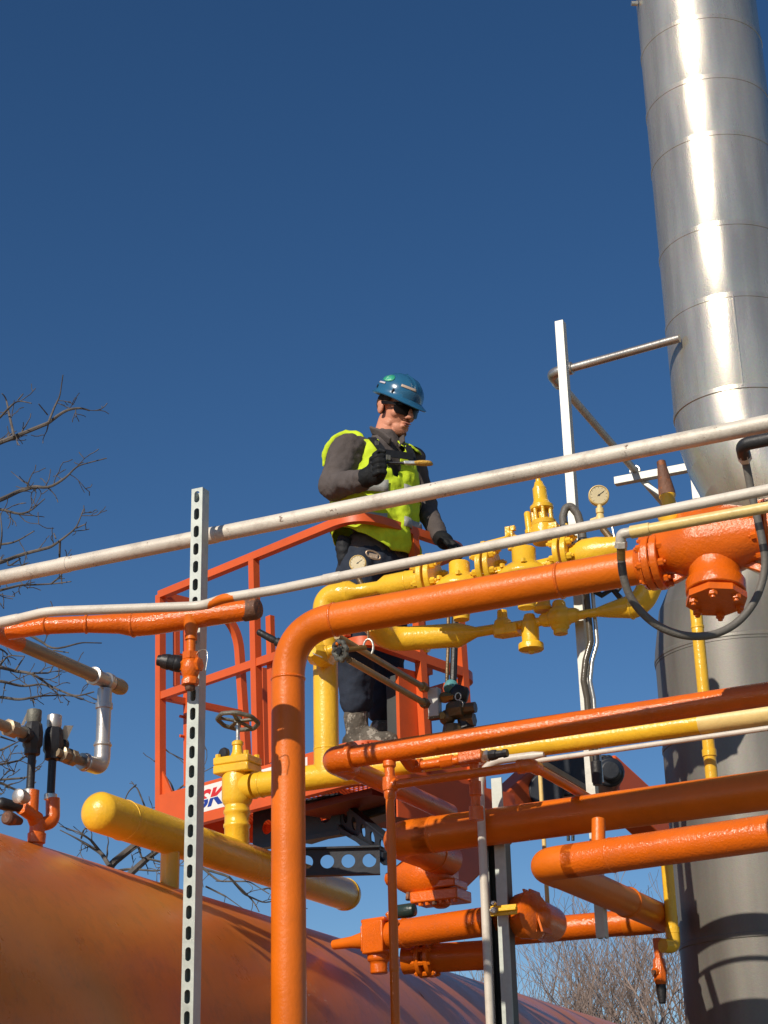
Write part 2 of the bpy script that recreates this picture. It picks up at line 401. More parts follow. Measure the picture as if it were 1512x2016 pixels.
# ------------------------------------------------------------------ orange main pipe and strainer
C1 = at(567, 1236, 5.36); RM = M(32.5, C1)
e1d = hor((567, 1236), 5.36, [(567, 1236), (1262, 1115)])
d1 = e1d[1]-e1d[0]; d1.normalize()
def main_pipe():
    e = thing('orange_main_pipe', 'thick orange pipe rising in the foreground and elbowing right towards the strainer', 'pipe', (C1.x, C1.y, 0))
    up = V((C1.x, C1.y, 1.0)); path = fillet([up, C1, e1d[1]], .175, 14)
    mb = MB(); mb.tube(dens(path, .3), RM, 40); mb.build('pipe_run', ORANGE, e, sharp=50)
    t = .175
    for q, dd, h_ in ((C1-U*t, U, .003), (C1+d1*t, d1, .003), (slide(C1, d1, px=1103), d1, .005)):
        mb = MB(); mb.weld(q, dd, RM, h_, .006); mb.build('weld_seam', ORANGE2, e, sharp=60)
main_pipe()
def strainer():
    P0 = e1d[1]; ctr = slide(P0, d1, px=1400)+U*M(24, P0)*1.0; k = M(1, ctr)
    e = thing('orange_strainer', 'fat glossy orange strainer body with bolted flanges behind the grey hose', 'strainer', tuple(ctr-U*.3))
    c0 = P0+U*M(5, P0)
    mb = MB(); mb.lathe(P0-d1*.02, d1, [(0, 33*k), (12*k, 38*k), (24*k, 50*k), (26*k, 50*k)], 36)
    q = slide(P0, d1, px=1283)
    mb.flange(q+U*4*k, d1, 56*k, 15*k, 8, 46*k, 8*k, 14*k)
    mb.flange(q+d1*18*k+U*4*k, d1, 58*k, 15*k, 8, 46*k, 8*k, 16*k); mb.build('inlet_flange', ORANGE2, e)
    mb = MB(); a = ctr-d1*100*k; 
    mb.lathe(a, d1, [(0, 44*k), (22*k, 50*k), (45*k, 62*k), (75*k, 70*k), (110*k, 71*k), (150*k, 67*k), (185*k, 57*k), (205*k, 55*k)], 48)
    mb.build('body', ORANGE2, e, sharp=60)
    mb = MB(); mb.flange(ctr+d1*112*k, d1, 66*k, 16*k, 8, 54*k, 8*k, 16*k); mb.flange(ctr+d1*130*k, d1, 66*k, 16*k, 8, 54*k, 8*k, 16*k)
    mb.tube([ctr+d1*120*k, ctr+d1*1.2], 34*k, 32); mb.build('outlet_flange', ORANGE2, e)
    mb = MB(); mb.lathe(ctr+U*40*k-d1*10*k, U, [(0, 60*k), (24*k, 50*k), (38*k, 46*k), (42*k, 40*k)], 40); mb.build('top_boss', ORANGE2, e)
    dn = (-U*.97-A*.18).normalized(); s = ctr+d1*6*k-U*20*k
    mb = MB(); mb.lathe(s, dn, [(0, 52*k), (40*k, 51*k), (58*k, 51*k), (66*k, 56*k), (70*k, 58*k), (92*k, 58*k), (94*k, 56*k)], 48); mb.build('bottom_branch', ORANGE2, e)
    mb = MB(); mb.lathe(s+dn*99*k, dn, [(0, 59*k), (2*k, 60*k), (14*k, 60*k), (16*k, 56*k)], 8, rot=.4)
    mb.build('cover_plate', ORANGE2, e)
    _, x, y = basis(dn)
    for i in range(6):
        t = 2*math.pi*i/6+.3; mb = MB(); p = s+dn*114*k+x*(47*k*math.cos(t))+y*(47*k*math.sin(t)); mb.hexn(p, dn, 9*k, 9*k); mb.cyl(p, p+dn*14*k, 5*k, 10); mb.build('bolt', ORANGE2, e)
    # gussets
    mb = MB(); mb.box(ctr+d1*66*k-U*56*k, (d1-U*.55), A, (U+d1*.5), 38*k, 8*k, 8*k); mb.build('gusset', ORANGE2, e, bevel=.004); mb = MB(); mb.box(ctr-d1*56*k-U*56*k, (d1+U*.35), A, (U-d1*.35), 26*k, 8*k, 8*k); mb.build('gusset', ORANGE2, e, bevel=.004)
    return ctr, k
SCT, SK = strainer()

def right_nozzle():
    k = SK; b = at(1320, 1008, SCT.y+.03)
    e = thing('relief_nozzle', 'yellow upright nozzle with a conical rusty brown tip on top of the strainer', 'nozzle', tuple(b))
    t = (U+d1*-.09).normalized()
    mb = MB(); mb.lathe(b-t*30*k, t, [(0, 20*k), (20*k, 27*k), (34*k, 27*k), (38*k, 15*k), (58*k, 14*k), (64*k, 17*k), (66*k, 17*k)], 24); mb.build('base_fitting', YELLOW, e)
    mb = MB(); mb.lathe(b+t*36*k, t, [(0, 17*k), (10*k, 16.5*k), (66*k, 9.5*k), (76*k, 9*k), (78*k, 6*k)], 24); mb.build('tip', RUST, e)
right_nozzle()

def hose():
    Y = SCT.y-.27
    z = 1/3.78
    pts = [(1112+a*z, 840+b*z) for a, b in [(418, 900), (420, 990), (440, 1130), (490, 1270), (580, 1390), (700, 1485), (850, 1545), (1000, 1560), (1150, 1532), (1290, 1450), (1400, 1320), (1465, 1170), (1490, 1010), (1470, 850), (1435, 690), (1400, 540), (1370, 390), (1345, 260), (1338, 230)]]
    P = [at(x, y, Y+.10*math.sin(i/18*math.pi)) for i, (x, y) in enumerate(pts)]
    # smooth
    Q = []
    for i in range(len(P)-1):
        p0 = P[max(0, i-1)]; p1 = P[i]; p2 = P[i+1]; p3 = P[min(len(P)-1, i+2)]
        for k in range(6):
            t = k/6; Q.append(.5*((2*p1)+(p2-p0)*t+(2*p0-5*p1+4*p2-p3)*t*t+(3*p1-p0-3*p2+p3)*t**3))
    Q.append(P[-1]); r = M(8, P[0])
    e = thing('flexible_hose', 'dark grey flexible hose looping in a U in front of the orange strainer', 'hose', tuple(P[0]))
    mb = MB(); mb.tube(Q, r, 20); mb.build('hose_tube', GREYR, e, sharp=60)
    for i in (7, 75, 81):
        mb = MB(); mb.tube(Q[i:i+5] if i == 7 else Q[i:i+3], r*1.07, 20); mb.build('tape_band', BLACK, e)
    mb = MB(); d = (P[0]-P[1]).normalized(); mb.cyl(P[0]-d*.035, P[0]+d*.01, r*1.05, 20); mb.build('ferrule', BRASS, e)
    mb = MB(); mb.hexn(P[0]+d*.0, d, r*1.6, .018); mb.build('nut', GALV, e)
    mb = MB(); el = [P[0]+d*.015, P[0]+d*.038, P[0]+d*.038+d1*.035]; mb.tube(fillet(el, .025), r*1.3, 20); mb.build('elbow_fitting', GALV, e)
    dt = (P[-1]-P[-2]).normalized()
    mb = MB(); mb.hexn(P[-1]-dt*.01, dt, r*1.75, .035); mb.build('nut', GALV, e)
    top = P[-1]+dt*.03
    mb = MB(); mb.tube(fillet([top-dt*.02, top+dt*.03, top+dt*.03+d1*.3], .035), r*1.7, 20)
    mb.build('hose_elbow', BLACK, e)
    # cream conduit starting at the elbow
    s = P[0]+d*.038+d1*.03
    cc = thing('cream_conduit', 'pale yellow conduit leaving the hose elbow towards the right', 'conduit', tuple(s))
    z0 = s.z; pe = slide(s, d1, px=1560)
    mb = MB(); mb.cyl(s+d1*.04, pe, M(11, s), 24); mb.build('conduit_tube', CREAM, cc)
    mb = MB(); mb.cyl(s, s+d1*.055, M(13, s), 24); mb.build('coupling', CREAM, cc)
hose()

# ------------------------------------------------------------------ conduits and struts in front
def handrail():
    p = hor((400, 1053), 5.22, [(-60, 1150), (1512, 834), (1700, 796)])
    d = (p[1]-p[0]).normalized(); a = p[0]-d*.6; b = p[2]
    r = .026
    e = thing('long_galvanised_rail', 'long weathered pale metal pipe crossing the whole photo behind the slotted strut', 'pipe', tuple(a))
    mb = MB(); mb.tube(dens([a, b], .3), r, 32); mb.build('pipe_run', GALV, e)
    for px in (127, 418):
        q = slide(p[0], d, px=px); mb = MB(); mb.lathe(q-d*.02, d, [(0, r*.9), (.003, r*1.07), (.037, r*1.07), (.04, r*.9)], 32); mb.build('coupling', GALV, e)
handrail()
def conduit():
    z = 1/3.78
    p = hor((410, 1190), 4.88, [(-40, 1234), (32, 1219), (85, 1206), (112, 1203), (265, 1198), (400, 1193), (440, 1178), (545, 1161), (1512, 964)])
    d = (p[-1]-p[-2]).normalized(); pts = fillet(p[:-1]+[p[-1]+d*.5], [.2]*7, 6)
    r = M(9.7, p[6])
    e = thing('white_conduit', 'white painted conduit with a slight bend crossing in front of the strut', 'conduit', tuple(p[0]))
    mb = MB(); mb.tube(pts, r, 28); mb.build('conduit_tube', WHITE, e, sharp=60)
    mb = MB(); mb.tube([q_-A*.0009-U*.0012 for q_ in (p[5].lerp(p[6], .15), p[6], p[6].lerp(p[7], .22))], [r*.93, r*.985, r*.93], 20); mb.build('orange_paint_smear', ORANGE, e)
    q = slide(p[7], d, px=672); mb = MB(); mb.lathe(q-d*.06, d, [(0, r*.98), (.004, r*1.12), (.056, r*1.12), (.06, r*.98)], 28); mb.build('coupling', WHITE, e)
    q = slide(p[1], (p[1]-p[0]).normalized(), px=14); dd = (p[1]-p[0]).normalized(); mb = MB(); mb.lathe(q-dd*.06, dd, [(0, r*.98), (.004, r*1.12), (.1, r*1.12), (.104, r*.98)], 28); mb.build('coupling', WHITE, e)
conduit()

def strut(name, label, top, bot, w, dpt, fx, fy, mt, slots=True, pitch=.060, loc=None, group=None, th=.0025):
    """channel: slotted web faces -fy; sides run along +fy; open back with lips"""
    d = (bot-top); L = d.length; d.normalize(); mb = MB(); hw = w/2
    def P(x, s, y=0): return top+fx*x+d*s+fy*y
    if slots:
        n = int(L/pitch); sw = w*.24; sl = pitch*.20; rest = L-n*pitch
        for i in range(n):
            s0 = i*pitch; sc = s0+pitch*.5; outer = []; inner = []
            N = 24
            for k in range(N):
                t = 2*math.pi*k/N; cx, sy = math.cos(t), math.sin(t)
                inner.append((cx*sw, sc+sy*sw+(sl-sw*.2)*(1 if sy > 0.01 else -1 if sy < -.01 else 0)))
                m_ = max(abs(cx), abs(sy)); outer.append((cx/m_*hw, sc+sy/m_*pitch/2))
            j = len(mb.v)
            for x, s in outer: mb.v.append(P(x, s))
            for x, s in inner: mb.v.append(P(x, s))
            for x, s in inner: mb.v.append(P(x, s, th))
            for k in range(N):
                k2 = (k+1) % N; mb.face((j+k, j+k2, j+N+k2, j+N+k)); mb.face((j+N+k, j+N+k2, j+2*N+k2, j+2*N+k))
        if rest > 1e-4:
            j = len(mb.v)
            for x, s in ((-hw, n*pitch), (hw, n*pitch), (hw, L), (-hw, L)): mb.v.append(P(x, s))
            mb.face((j, j+1, j+2, j+3))
    else: mb.box(top+d*L/2+fy*th/2, fx, d, fy, hw, L/2, th/2)
    for sx in (-1, 1):
        mb.box(top+d*L/2+fx*sx*(hw-th/2)+fy*(dpt/2+.0005), fx, d, fy, th/2, L/2, dpt/2)
        mb.box(top+d*L/2+fx*sx*(hw-.005-th)+fy*(dpt-th/2), fx, d, fy, .005, L/2, th/2)
        mb.box(top+d*L/2+fx*sx*(hw-.010-th)+fy*(dpt-.005), fx, d, fy, th/2, L/2, .004)
    return solo(name, label, 'strut', mb, mt, tuple(bot), group, smooth=False)
st = at(388, 961, 5.1)
strut('slotted_strut', 'upright slotted galvanised strut channel standing closest to the camera on the left', st, V((st.x, st.y, .02)), .041, .041, B, A, STRUT)
s2 = at(1100, 631, 6.5); s2b = slide(s2, -U, py=1846)
strut('plain_white_strut', 'tall plain bright galvanised strut post left of the exhaust stack', s2, s2b, .036, .041, B, A, STRUTB, slots=False)

def side_vent():
    p = hor((1085, 736), 6.94, [(1085, 736), (1330, 668)]); d = (p[1]-p[0]).normalized(); r = M(8.2, p[0])
    e = thing('galvanised_vent_pipe', 'galvanised pipe from the shiny stack with an elbow and a long diagonal run', 'pipe', tuple(p[0]))
    end = slide(p[1], d, px=1338); c = p[0]
    q = slide(c-U*.02, A, px=1325)
    mb = MB(); mb.tube(dens([c+d*.05, end], .3), r, 24); mb.build('pipe_run', GALV2, e)
    mb = MB(); mb.tube(fillet([c+d*.09, c-d*.005, c+A*.10], .05, 10), r*1.35, 24)
    mb.lathe(c+d*.085, d, [(0, r*1.2), (.003, r*1.55), (.02, r*1.55), (.023, r*1.2)], 24)
    mb.lathe(c+A*.09, A, [(0, r*1.2), (.003, r*1.6), (.025, r*1.6), (.028, r*1.2)], 24); mb.build('elbow', GALV2, e, sharp=50)
    mb = MB(); mb.cyl(c+A*.1, c+A*2.6, r, 24); mb.build('brace_run', GALV, e)
    v = slide(c, A, px=1250)
    # bracket strut below the diagonal
    bt = v-U*(r+.022); l = slide(bt, -B, px=1211); rr = slide(bt, B, px=1400)
    b = thing('bracket_strut', 'short horizontal galvanised strut carrying the diagonal pipe', 'strut', tuple(bt))
    mb = MB(); mb.bar(l, rr, .041, .041); mb.build('channel', STRUTB, b, bevel=.002)
    mb = MB(); u1 = slide(bt, B, px=1364); mb.bar(u1-U*.02+A*.03, u1-U*.75+A*.03, .041, .041, up=A); mb.build('upright', STRUTB, b, bevel=.002)
    mb = MB(); u2 = slide(bt, B, px=1262); mb.bar(u2+A*.03-U*.02, u2+B*.25-U*.26+A*.03, .02, .041, up=A); mb.build('knee_brace', STRUTB, b, bevel=.002)
    mb = MB(); 
    for a in range(0, 9):
        pass
    mb.tube([v+V((0, 0, 0))+(B*math.cos(t)*(r+.006))+(U*math.sin(t)*(r+.006)) for t in [math.pi*i/10 for i in range(-1, 12)]], .006, 8); mb.build('pipe_clamp', STEEL, b)
side_vent()

# ------------------------------------------------------------------ upper left orange pipe
def left_pipe():
    p = hor((400, 1212), 4.98, [(18, 1243), (90, 1232), (170, 1229), (235, 1228), (262, 1230), (300, 1227), (505, 1198)])
    m1 = M(1, p[5])
    e = thing('orange_reducer_pipe', 'orange pipe at upper left under the white conduit, ending in a dark cap', 'pipe', tuple(p[0]))
    mb = MB(); mb.tube(fillet(p[:3], .1)+[p[3], p[4], p[5], p[6]], [17*m1]*11+[17*m1*1.15, 25*m1, 25*m1, 24*m1], 32) if False else None
    path = fillet(p[:3], .1); rad = [17*m1]*len(path)
    mb.tube(path+[p[3], p[4], p[5], p[6]], rad+[20*m1, 24*m1, 23.5*m1, 20*m1], 32); 
    mb.weld(p[2], p[3]-p[2], 17.5*m1, .003); mb.weld(p[4], p[5]-p[4], 24*m1, .003)
    mb.weld(slide(p[0], p[1]-p[0], px=92), p[1]-p[0], 17*m1, .003)
    mb.build('pipe_run', ORANGE2, e, sharp=60)
    mb = MB(); mb.lathe(p[6]-B*.045, B, [(0, 20*m1), (.003, 21.5*m1), (.04, 21.5*m1), (.052, 19*m1), (.056, 14*m1)], 32); mb.build('end_cap', RUST, e)
    q = slide(p[5], B, px=377)
    mb = MB(); mb.lathe(q, -U, [(0, 17*m1), (24*m1, 14*m1), (40*m1, 10*m1), (44*m1, 10*m1)], 24); mb.build('branch', ORANGE, e)
    # drain valve hanging from the branch
    t = q-U*38*m1
    v = thing('drain_valve', 'orange angle valve with black taped handle hanging in front of the slotted strut', 'valve', tuple(t))
    mb = MB(); mb.lathe(t, -U, [(0, 10.5*m1), (1*m1, 12*m1), (10*m1, 12*m1), (11*m1, 9*m1), (36*m1, 9*m1)], 24); mb.build('nipple', ORANGE, v)
    c = t-U*62*m1
    mb = MB(); mb.hexn(c+U*26*m1, -U, 17*m1, 16*m1); mb.lathe(c+U*12*m1, -U, [(0, 14*m1), (8*m1, 19*m1), (20*m1, 19*m1), (34*m1, 15*m1), (38*m1, 12*m1)], 20); mb.lathe(c-U*24*m1, -U, [(0, 15*m1), (3*m1, 17*m1), (14*m1, 17*m1), (16*m1, 13*m1)], 8)
    mb.build('body', ORANGE2, v, sharp=40)
    mb = MB(); mb.lathe(c-U*38*m1, -U, [(0, 10*m1), (8*m1, 10*m1), (11*m1, 8*m1)], 8); mb.build('plug', RUST, v)
    h = (-B*.93+U*.22-A*.32).normalized()
    mb = MB(); mb.lathe(c+h*8*m1, h, [(0, 15*m1), (10*m1, 15*m1), (12*m1, 11*m1)], 6); mb.build('bonnet', ORANGE, v)
    mb = MB(); mb.lathe(c+h*16*m1, h, [(0, 14*m1), (4*m1, 16.5*m1), (12*m1, 17*m1), (14*m1, 15.5*m1), (16*m1, 16.5*m1), (26*m1, 15*m1), (28*m1, 16*m1), (42*m1, 13.5*m1), (43*m1, 11*m1), (50*m1, 10.5*m1), (51*m1, 7*m1)], 18); mb.build('handle', BLACK, v)
    mb = MB(); mb.hexn(c+B*15*m1, B, 14*m1, 8*m1); mb.build('side_nut', ORANGE2, v)
    mb = MB()
    pts = [c+U*12*m1+B*6*m1, c+U*26*m1+B*22*m1-A*.01, c+U*28*m1+B*36*m1, c+U*10*m1+B*38*m1, c-U*14*m1+B*34*m1]
    mb.tube(fillet(pts, .02), .0012, 6); mb.build('seal_wire', STEEL, v)
    # left flanged corner and tan pipe receding
    f = slide(p[0], -B, px=12)
    g = at(40, 1268, 5.28)
    t = thing('tan_branch_line', 'dull tan pipe running back from the orange flange to a galvanised tee and drop', 'pipe', tuple(g))
    gl = slide(g, -A, px=-60); g2 = slide(g, A, px=186); r = M(14, g)
    mb = MB(); mb.cyl(slide(g, -A, px=-20), slide(g, A, px=38), r*1.18, 24); mb.build('orange_sleeve', ORANGE2, t)
    mb = MB(); mb.cyl(g, g2, r, 28); mb.build('pipe_run', BROWNP, t)
    te = slide(g2, A, px=207); te2 = slide(g2, A, px=229); rt = r*1.18
    mb = MB(); mb.lathe(g2-A*.01, A, [(0, rt*.9), (.002, rt*1.15), (.018, rt*1.15), (.02, rt*.95), ((te2-g2).length-.06, rt*.95), ((te2-g2).length-.055, rt*1.15), ((te2-g2).length-.03, rt*1.15), ((te2-g2).length-.028, rt)], 28)
    mb.build('tee', GALV2, t, sharp=40)
    mb = MB(); mb.lathe(te2-A*.03, A, [(0, rt), (.05, rt*1.05), (.07, rt*.9), (.075, rt*.5)], 24); mb.build('end_cap', BROWNP, t)
    dn = slide(te, -U, py=1484); rv = r*1.08
    mb = MB(); mb.lathe(te-U*.03, -U, [(0, rv), (.05, rv*1.02), (.052, rv*1.2), (.07, rv*1.2), (.072, rv), ((te-dn).length-.03, rv*.96)], 28); mb.build('drop_pipe', GALV2, t)
    back = (-A).normalized()
    el = fillet([dn+U*.04, dn-U*.05, dn-U*.05+back*.12], .05, 8)
    mb = MB(); mb.tube(el, rv*1.12, 28); mb.weld(dn+U*.03, U, rv*1.12, .004); mb.weld(dn-U*.05+back*.10, back, rv*1.12, .004); mb.build('elbow', GALV2, t)
    pe = dn-U*.05+back*.12; pv = slide(pe, back, px=110)
    mb = MB(); mb.cyl(pe-back*.02, pv, rv*.62, 20); L = (pv-pe).length; mb.lathe(pe+back*L*.30, back, [(0, rv*.8), (.004, rv*1.15), (.03, rv*1.15), (.034, rv*.9), (.05, rv*.9), (.052, rv*1.1), (.075, rv*1.1), (.078, rv*.8)], 8)
    mb.build('union', BROWNP, t)
    k = M(1, pv)
    def relief(c, label, tagm, glass):
        v = thing('relief_valve', label, 'valve', tuple(c-U*40*k), 'black relief valves on the tank manifold')
        mb = MB(); mb.lathe(c-U*38*k, U, [(0, 12*k), (2*k, 16*k), (14*k, 16*k), (20*k, 20*k), (45*k, 20*k), (62*k, 17*k), (66*k, 14*k)], 8); 
        mb.lathe(c-U*2*k, (back*-.75 if glass else back), [(0, 14*k), (20*k, 13*k), (22*k, 16*k), (32*k, 16*k)], 16); mb.build('body', BLACK, v)
        mb = MB(); mb.lathe(c+U*26*k, U, [(0, 13*k), (8*k, 15*k), (24*k, 15*k), (27*k, 14*k), (29*k, 8*k)], 16); mb.build('cap', WHEELM if not glass else GALV2, v)
        mb = MB(); q = c+U*20*k + (A*20*k+B*14*k if glass else -B*20*k+U*20*k)
        mb.box(q, B*.8+A*.5, A*.2-B*.2, U+B*.5, 9*k if glass else 3*k, .001, 16*k); mb.build('metal_tag', GALV2, v)
        mb = MB(); s = c-U*38*k; mb.cyl(s, s-U*70*k, 8*k, 18); mb.build('stem_pipe', BLACK, v)
        mb = MB(); mb.lathe(s-U*66*k, -U, [(0, 10*k), (2*k, 13*k), (12*k, 13*k), (13*k, 11*k)], 12); mb.build('collar', STEEL, v)
    relief(at(105, 1460, pv.y+.02), 'black relief valve joined by a union to the galvanised elbow', 0, True)
    c2 = at(65, 1450, pv.y-.04)
    relief(c2, 'black relief valve farthest left with a pale tag and a tan outlet', 0, False)
    o = thing('tan_outlet_stub', 'short tan outlet pipe with a union leaving the photo at the left edge', 'pipe', tuple(c2))
    mb = MB(); a = slide(c2, back, px=50); b = slide(c2, back, px=-40); mb.cyl(a, b, rv*.72, 20); mb.lathe(slide(c2, back, px=30), back, [(0, rv*.8), (.003, rv*1.15), (.04, rv*1.15), (.043, rv*.9)], 8); mb.build('pipe_run', BROWNP, o)
    # manifold
    mc = at(80, 1608, pv.y-.01)
    mf = thing('tank_manifold', 'dark orange manifold with a black lever rising from the tank', 'manifold', tuple(mc-U*.15))
    mb = MB(); ra = at(104, 1572, pv.y+.02); rb = at(64, 1562, pv.y-.04)
    mb.tube(fillet([ra, at(104, 1618, pv.y+.02), at(72, 1625, pv.y-.01)], .03), 14*k, 20); mb.tube(fillet([rb+U*.01, at(62, 1600, pv.y-.04), at(72, 1625, pv.y-.01)], .02), 13*k, 20)
    mb.lathe(at(74, 1615, pv.y-.01), -U, [(0, 15*k), (24*k, 15*k), (26*k, 18*k), (44*k, 17*k), (46*k, 13*k), (100*k, 13*k)], 24)
    mb.cyl(at(74, 1612, pv.y-.01), at(42, 1590, pv.y-.09), 13*k, 18)
    mb.build('body', ORANGE2, mf, sharp=45)
    mb = MB(); a = at(42, 1590, pv.y-.08); b = at(4, 1582, pv.y-.12); mb.caps_(a, b, 9*k, 12*k, 14); mb.build('lever', BLACK, mf)
    mb = MB(); q = at(52, 1572, pv.y-.12); mb.lathe(q, -A, [(0, 10*k), (.02, 14*k), (.045, 14*k), (.05, 9*k)], 16); mb.build('grey_cap', GALV2, mf)
    mb = MB(); q = at(21, 1612, pv.y-.12); mb.lathe(q+A*.05, -A, [(0, 7*k), (.05, 13*k), (.07, 13*k), (.076, 10*k)], 20); mb.build('round_plug', RUST, mf)
left_pipe()

# ------------------------------------------------------------------ yellow lines
ZY = 6.68
yl = hor((620, 1530), ZY, [(500, 1549), (620, 1530), (1560, 1399)]); dy = (yl[2]-yl[1]).normalized()
def yellow_main():
    k = M(1, yl[1]); r = 25*k
    e = thing('yellow_main_pipe', 'thick yellow pipe from the gate valve running right behind the orange pipes', 'pipe', tuple(yl[1]))
    a = slide(yl[1], -dy, px=505); mid = slide(yl[1], dy, px=700); mid2 = slide(yl[1], dy, px=760)
    mb = MB(); pc = slide(yl[1], dy, px=1378); mb.tube([a, mid, mid2, pc], [r, r, r*.78, r*.78], 36); mc_ = MB(); mc_.cyl(pc, yl[2], r*.785, 36); mc_.build('pale_primed_run', CREAM, e); mb.weld(slide(yl[1], -dy, px=516), dy, r, .003); mb.build('pipe_run', YELLOW, e, sharp=50)
    rz = slide(yl[1], dy, px=643); top = slide(rz, U, py=1176)
    e2 = thing('yellow_riser', 'yellow riser pipe standing right behind the big orange elbow', 'pipe', tuple(rz))
    d = d1
    path = fillet([rz, top, slide(top, d, px=690)], .12, 12)
    mb = MB(); mb.tube(path, r, 36); mb.weld(slide(rz, U, py=1475), U, r, .002); mb.build('riser', YELLOW, e2, sharp=60)
    # gate valve
    g = slide(yl[1], -dy, px=467); 
    v = thing('gate_valve', 'yellow gate valve with a weathered iron handwheel above the yellow header', 'valve', tuple(g-U*.2))
    mb = MB(); mb.lathe(g-U*30*k, U, [(-10*k, 22*k), (-2*k, 28*k), (6*k, 31*k), (50*k, 31*k), (60*k, 28*k)], 36)
    mb.lathe(g, dy, [(0, 26*k), (28*k, 26*k), (40*k, 27*k)], 32); mb.build('body', YELLOW, v, sharp=50)
    mb = MB(); mb.lathe(g-U*36*k, -U, [(0, 25*k), (8*k, 25*k), (10*k, 27*k), (16*k, 27*k), (18*k, 25*k), (36*k, 25*k), (38*k, 27*k), (43*k, 27*k), (45*k, 25*k), ((g-HDR).length-36*k, 25*k)], 32); mb.build('drop_pipe', YELLOW, v, sharp=50)
    mb = MB(); mb.box(g+U*36*k, dy, A, U, 41*k, 30*k, 9*k); mb.box(g+U*53*k, dy, A, U, 41*k, 30*k, 8*k); mb.build('bonnet_flange', YELLOW, v, bevel=.006)
    mb = MB(); mb.lathe(g+U*60*k, U, [(0, 17*k), (14*k, 11*k), (26*k, 10*k), (28*k, 12*k), (34*k, 12*k), (37*k, 8*k)], 20); mb.build('yoke', YELLOW, v)
    for sx, sz in ((-1, -1), (-1, 1), (1, -1), (1, 1)):
        mb = MB(); mb.hexn(g+U*61*k+dy*sx*33*k+A*sz*22*k, U, 6*k, 7*k); mb.build('bolt', YELLOW, v)
    mb = MB(); mb.cyl(g+U*90*k, g+U*145*k, 4*k, 12); mb.build('stem', STEEL, v)
    mb = MB(); q = g+U*70*k-dy*22*k-A*.02; mb.lathe(q, -dy*.3-A, [(0, 12*k), (6*k, 13*k), (10*k, 11*k), (11*k, 5*k)], 20); mb.build('knob', BLACK, v)
    hw = g+U*138*k; n = (U*.95+A*.20+d*.05).normalized(); _, x, y = basis(n); R = 41*k
    w = MB(); ring = []
    for i in range(40):
        t = 2*math.pi*i/40; ring.append(hw+x*(R*(1+.03*math.cos(8*t))*math.cos(t))+y*(R*(1+.03*math.cos(8*t))*math.sin(t)))
    w.tube(ring+[ring[0], ring[1]], 4.6*k, 10, caps=False); wo = w.build('handwheel', WHEELM, v)
    sp = MB(); sp.lathe(hw-n*5*k, n, [(0, 9*k), (10*k, 9*k), (14*k, 6*k)], 8)
    for i in range(5):
        t = 2*math.pi*i/5+.5; q = hw+x*R*math.cos(t)+y*R*math.sin(t); sp.bar(hw, q, 8*k, 4*k, up=n)
    sp.build('spokes', WHEELM, wo)
    # small relief fitting on the riser with handwheel and two lines
    f = at(628, 1290, rz.y-.10); kk = M(1, f)
    b = thing('yellow_angle_fitting', 'yellow painted angle fitting with wires clamped to the riser below the orange elbow', 'fitting', tuple(f))
    mb = MB(); mb.lathe(f+A*.09, -A, [(0, 16*kk), (.05, 20*kk), (.10, 24*kk), (.13, 20*kk), (.16, 12*kk)], 8)
    mb.lathe(f, (B+U*.25), [(0, 14*kk), (22*kk, 13*kk), (24*kk, 10*kk), (40*kk, 9*kk)], 16); mb.lathe(f, (U*.9-B*.2), [(0, 18*kk), (30*kk, 15*kk), (32*kk, 10*kk)], 6)
    mb.build('body', YELLOW, b, sharp=30)
    mb = MB(); hx = at(606, 1296, f.y); hy = at(507, 1243, f.y+.02); hd_ = (hy-hx).normalized(); hl_ = (hy-hx).length; mb.lathe(hx, hd_, [(0, 5*kk), (hl_*.5, 5*kk), (hl_*.52, 9*kk), (hl_*.62, 9*kk), (hl_*.64, 6*kk), (hl_*.7, 7.5*kk), (hl_*.98, 6.5*kk), (hl_, 4.5*kk)], 14); mb.build('black_handle', BLACK, b)
    mb = MB(); mb.tube(fillet([f-A*.05, f-A*.09+B*.02-U*.02, f-A*.07+B*.05-U*.035], .01), .0025, 6); mb.build('wire_loop', STEEL, b)
    h = at(670, 1281, rz.y-.42); hn = (-A*.8-B*.35-U*.25).normalized(); _, x, y = basis(hn)
    w = thing('black_handwheel', 'small black eight-lobed handwheel with an orange dot by the yellow riser', 'handwheel', tuple(h))
    mb = MB(); R = 17*kk; ring = []
    for i in range(48):
        t = 2*math.pi*i/48; q = R*(1+.10*math.cos(8*t)); ring.append(h+x*q*math.cos(t)+y*q*math.sin(t))
    mb.tube(ring+ring[:2], 4.6*kk, 10, caps=False)
    for i in range(8):
        t = 2*math.pi*i/8; mb.bar(h, h+x*R*math.cos(t)+y*R*math.sin(t), 4*kk, 3*kk, up=hn)
    mb.build('wheel', WHEELM, w)
    mb = MB(); mb.lathe(h-hn*.03, hn, [(0, 7*kk), (.03, 7*kk), (.04, 6*kk)], 12); mb.build('hub', BLACK, w)
    mb = MB(); q = h+x*0+hn*4*kk+U*15*kk-B*2*kk; mb.ball(q, 4.6*kk, n=12); mb.build('orange_dot', ORANGE, w)
    mb = MB(); mb.cyl(h-hn*.03, h-hn*.13, 5*kk, 12); mb.build('spindle', BRASS, w)
    return rz, top, r
RZ, RTOP, RR = yellow_main()

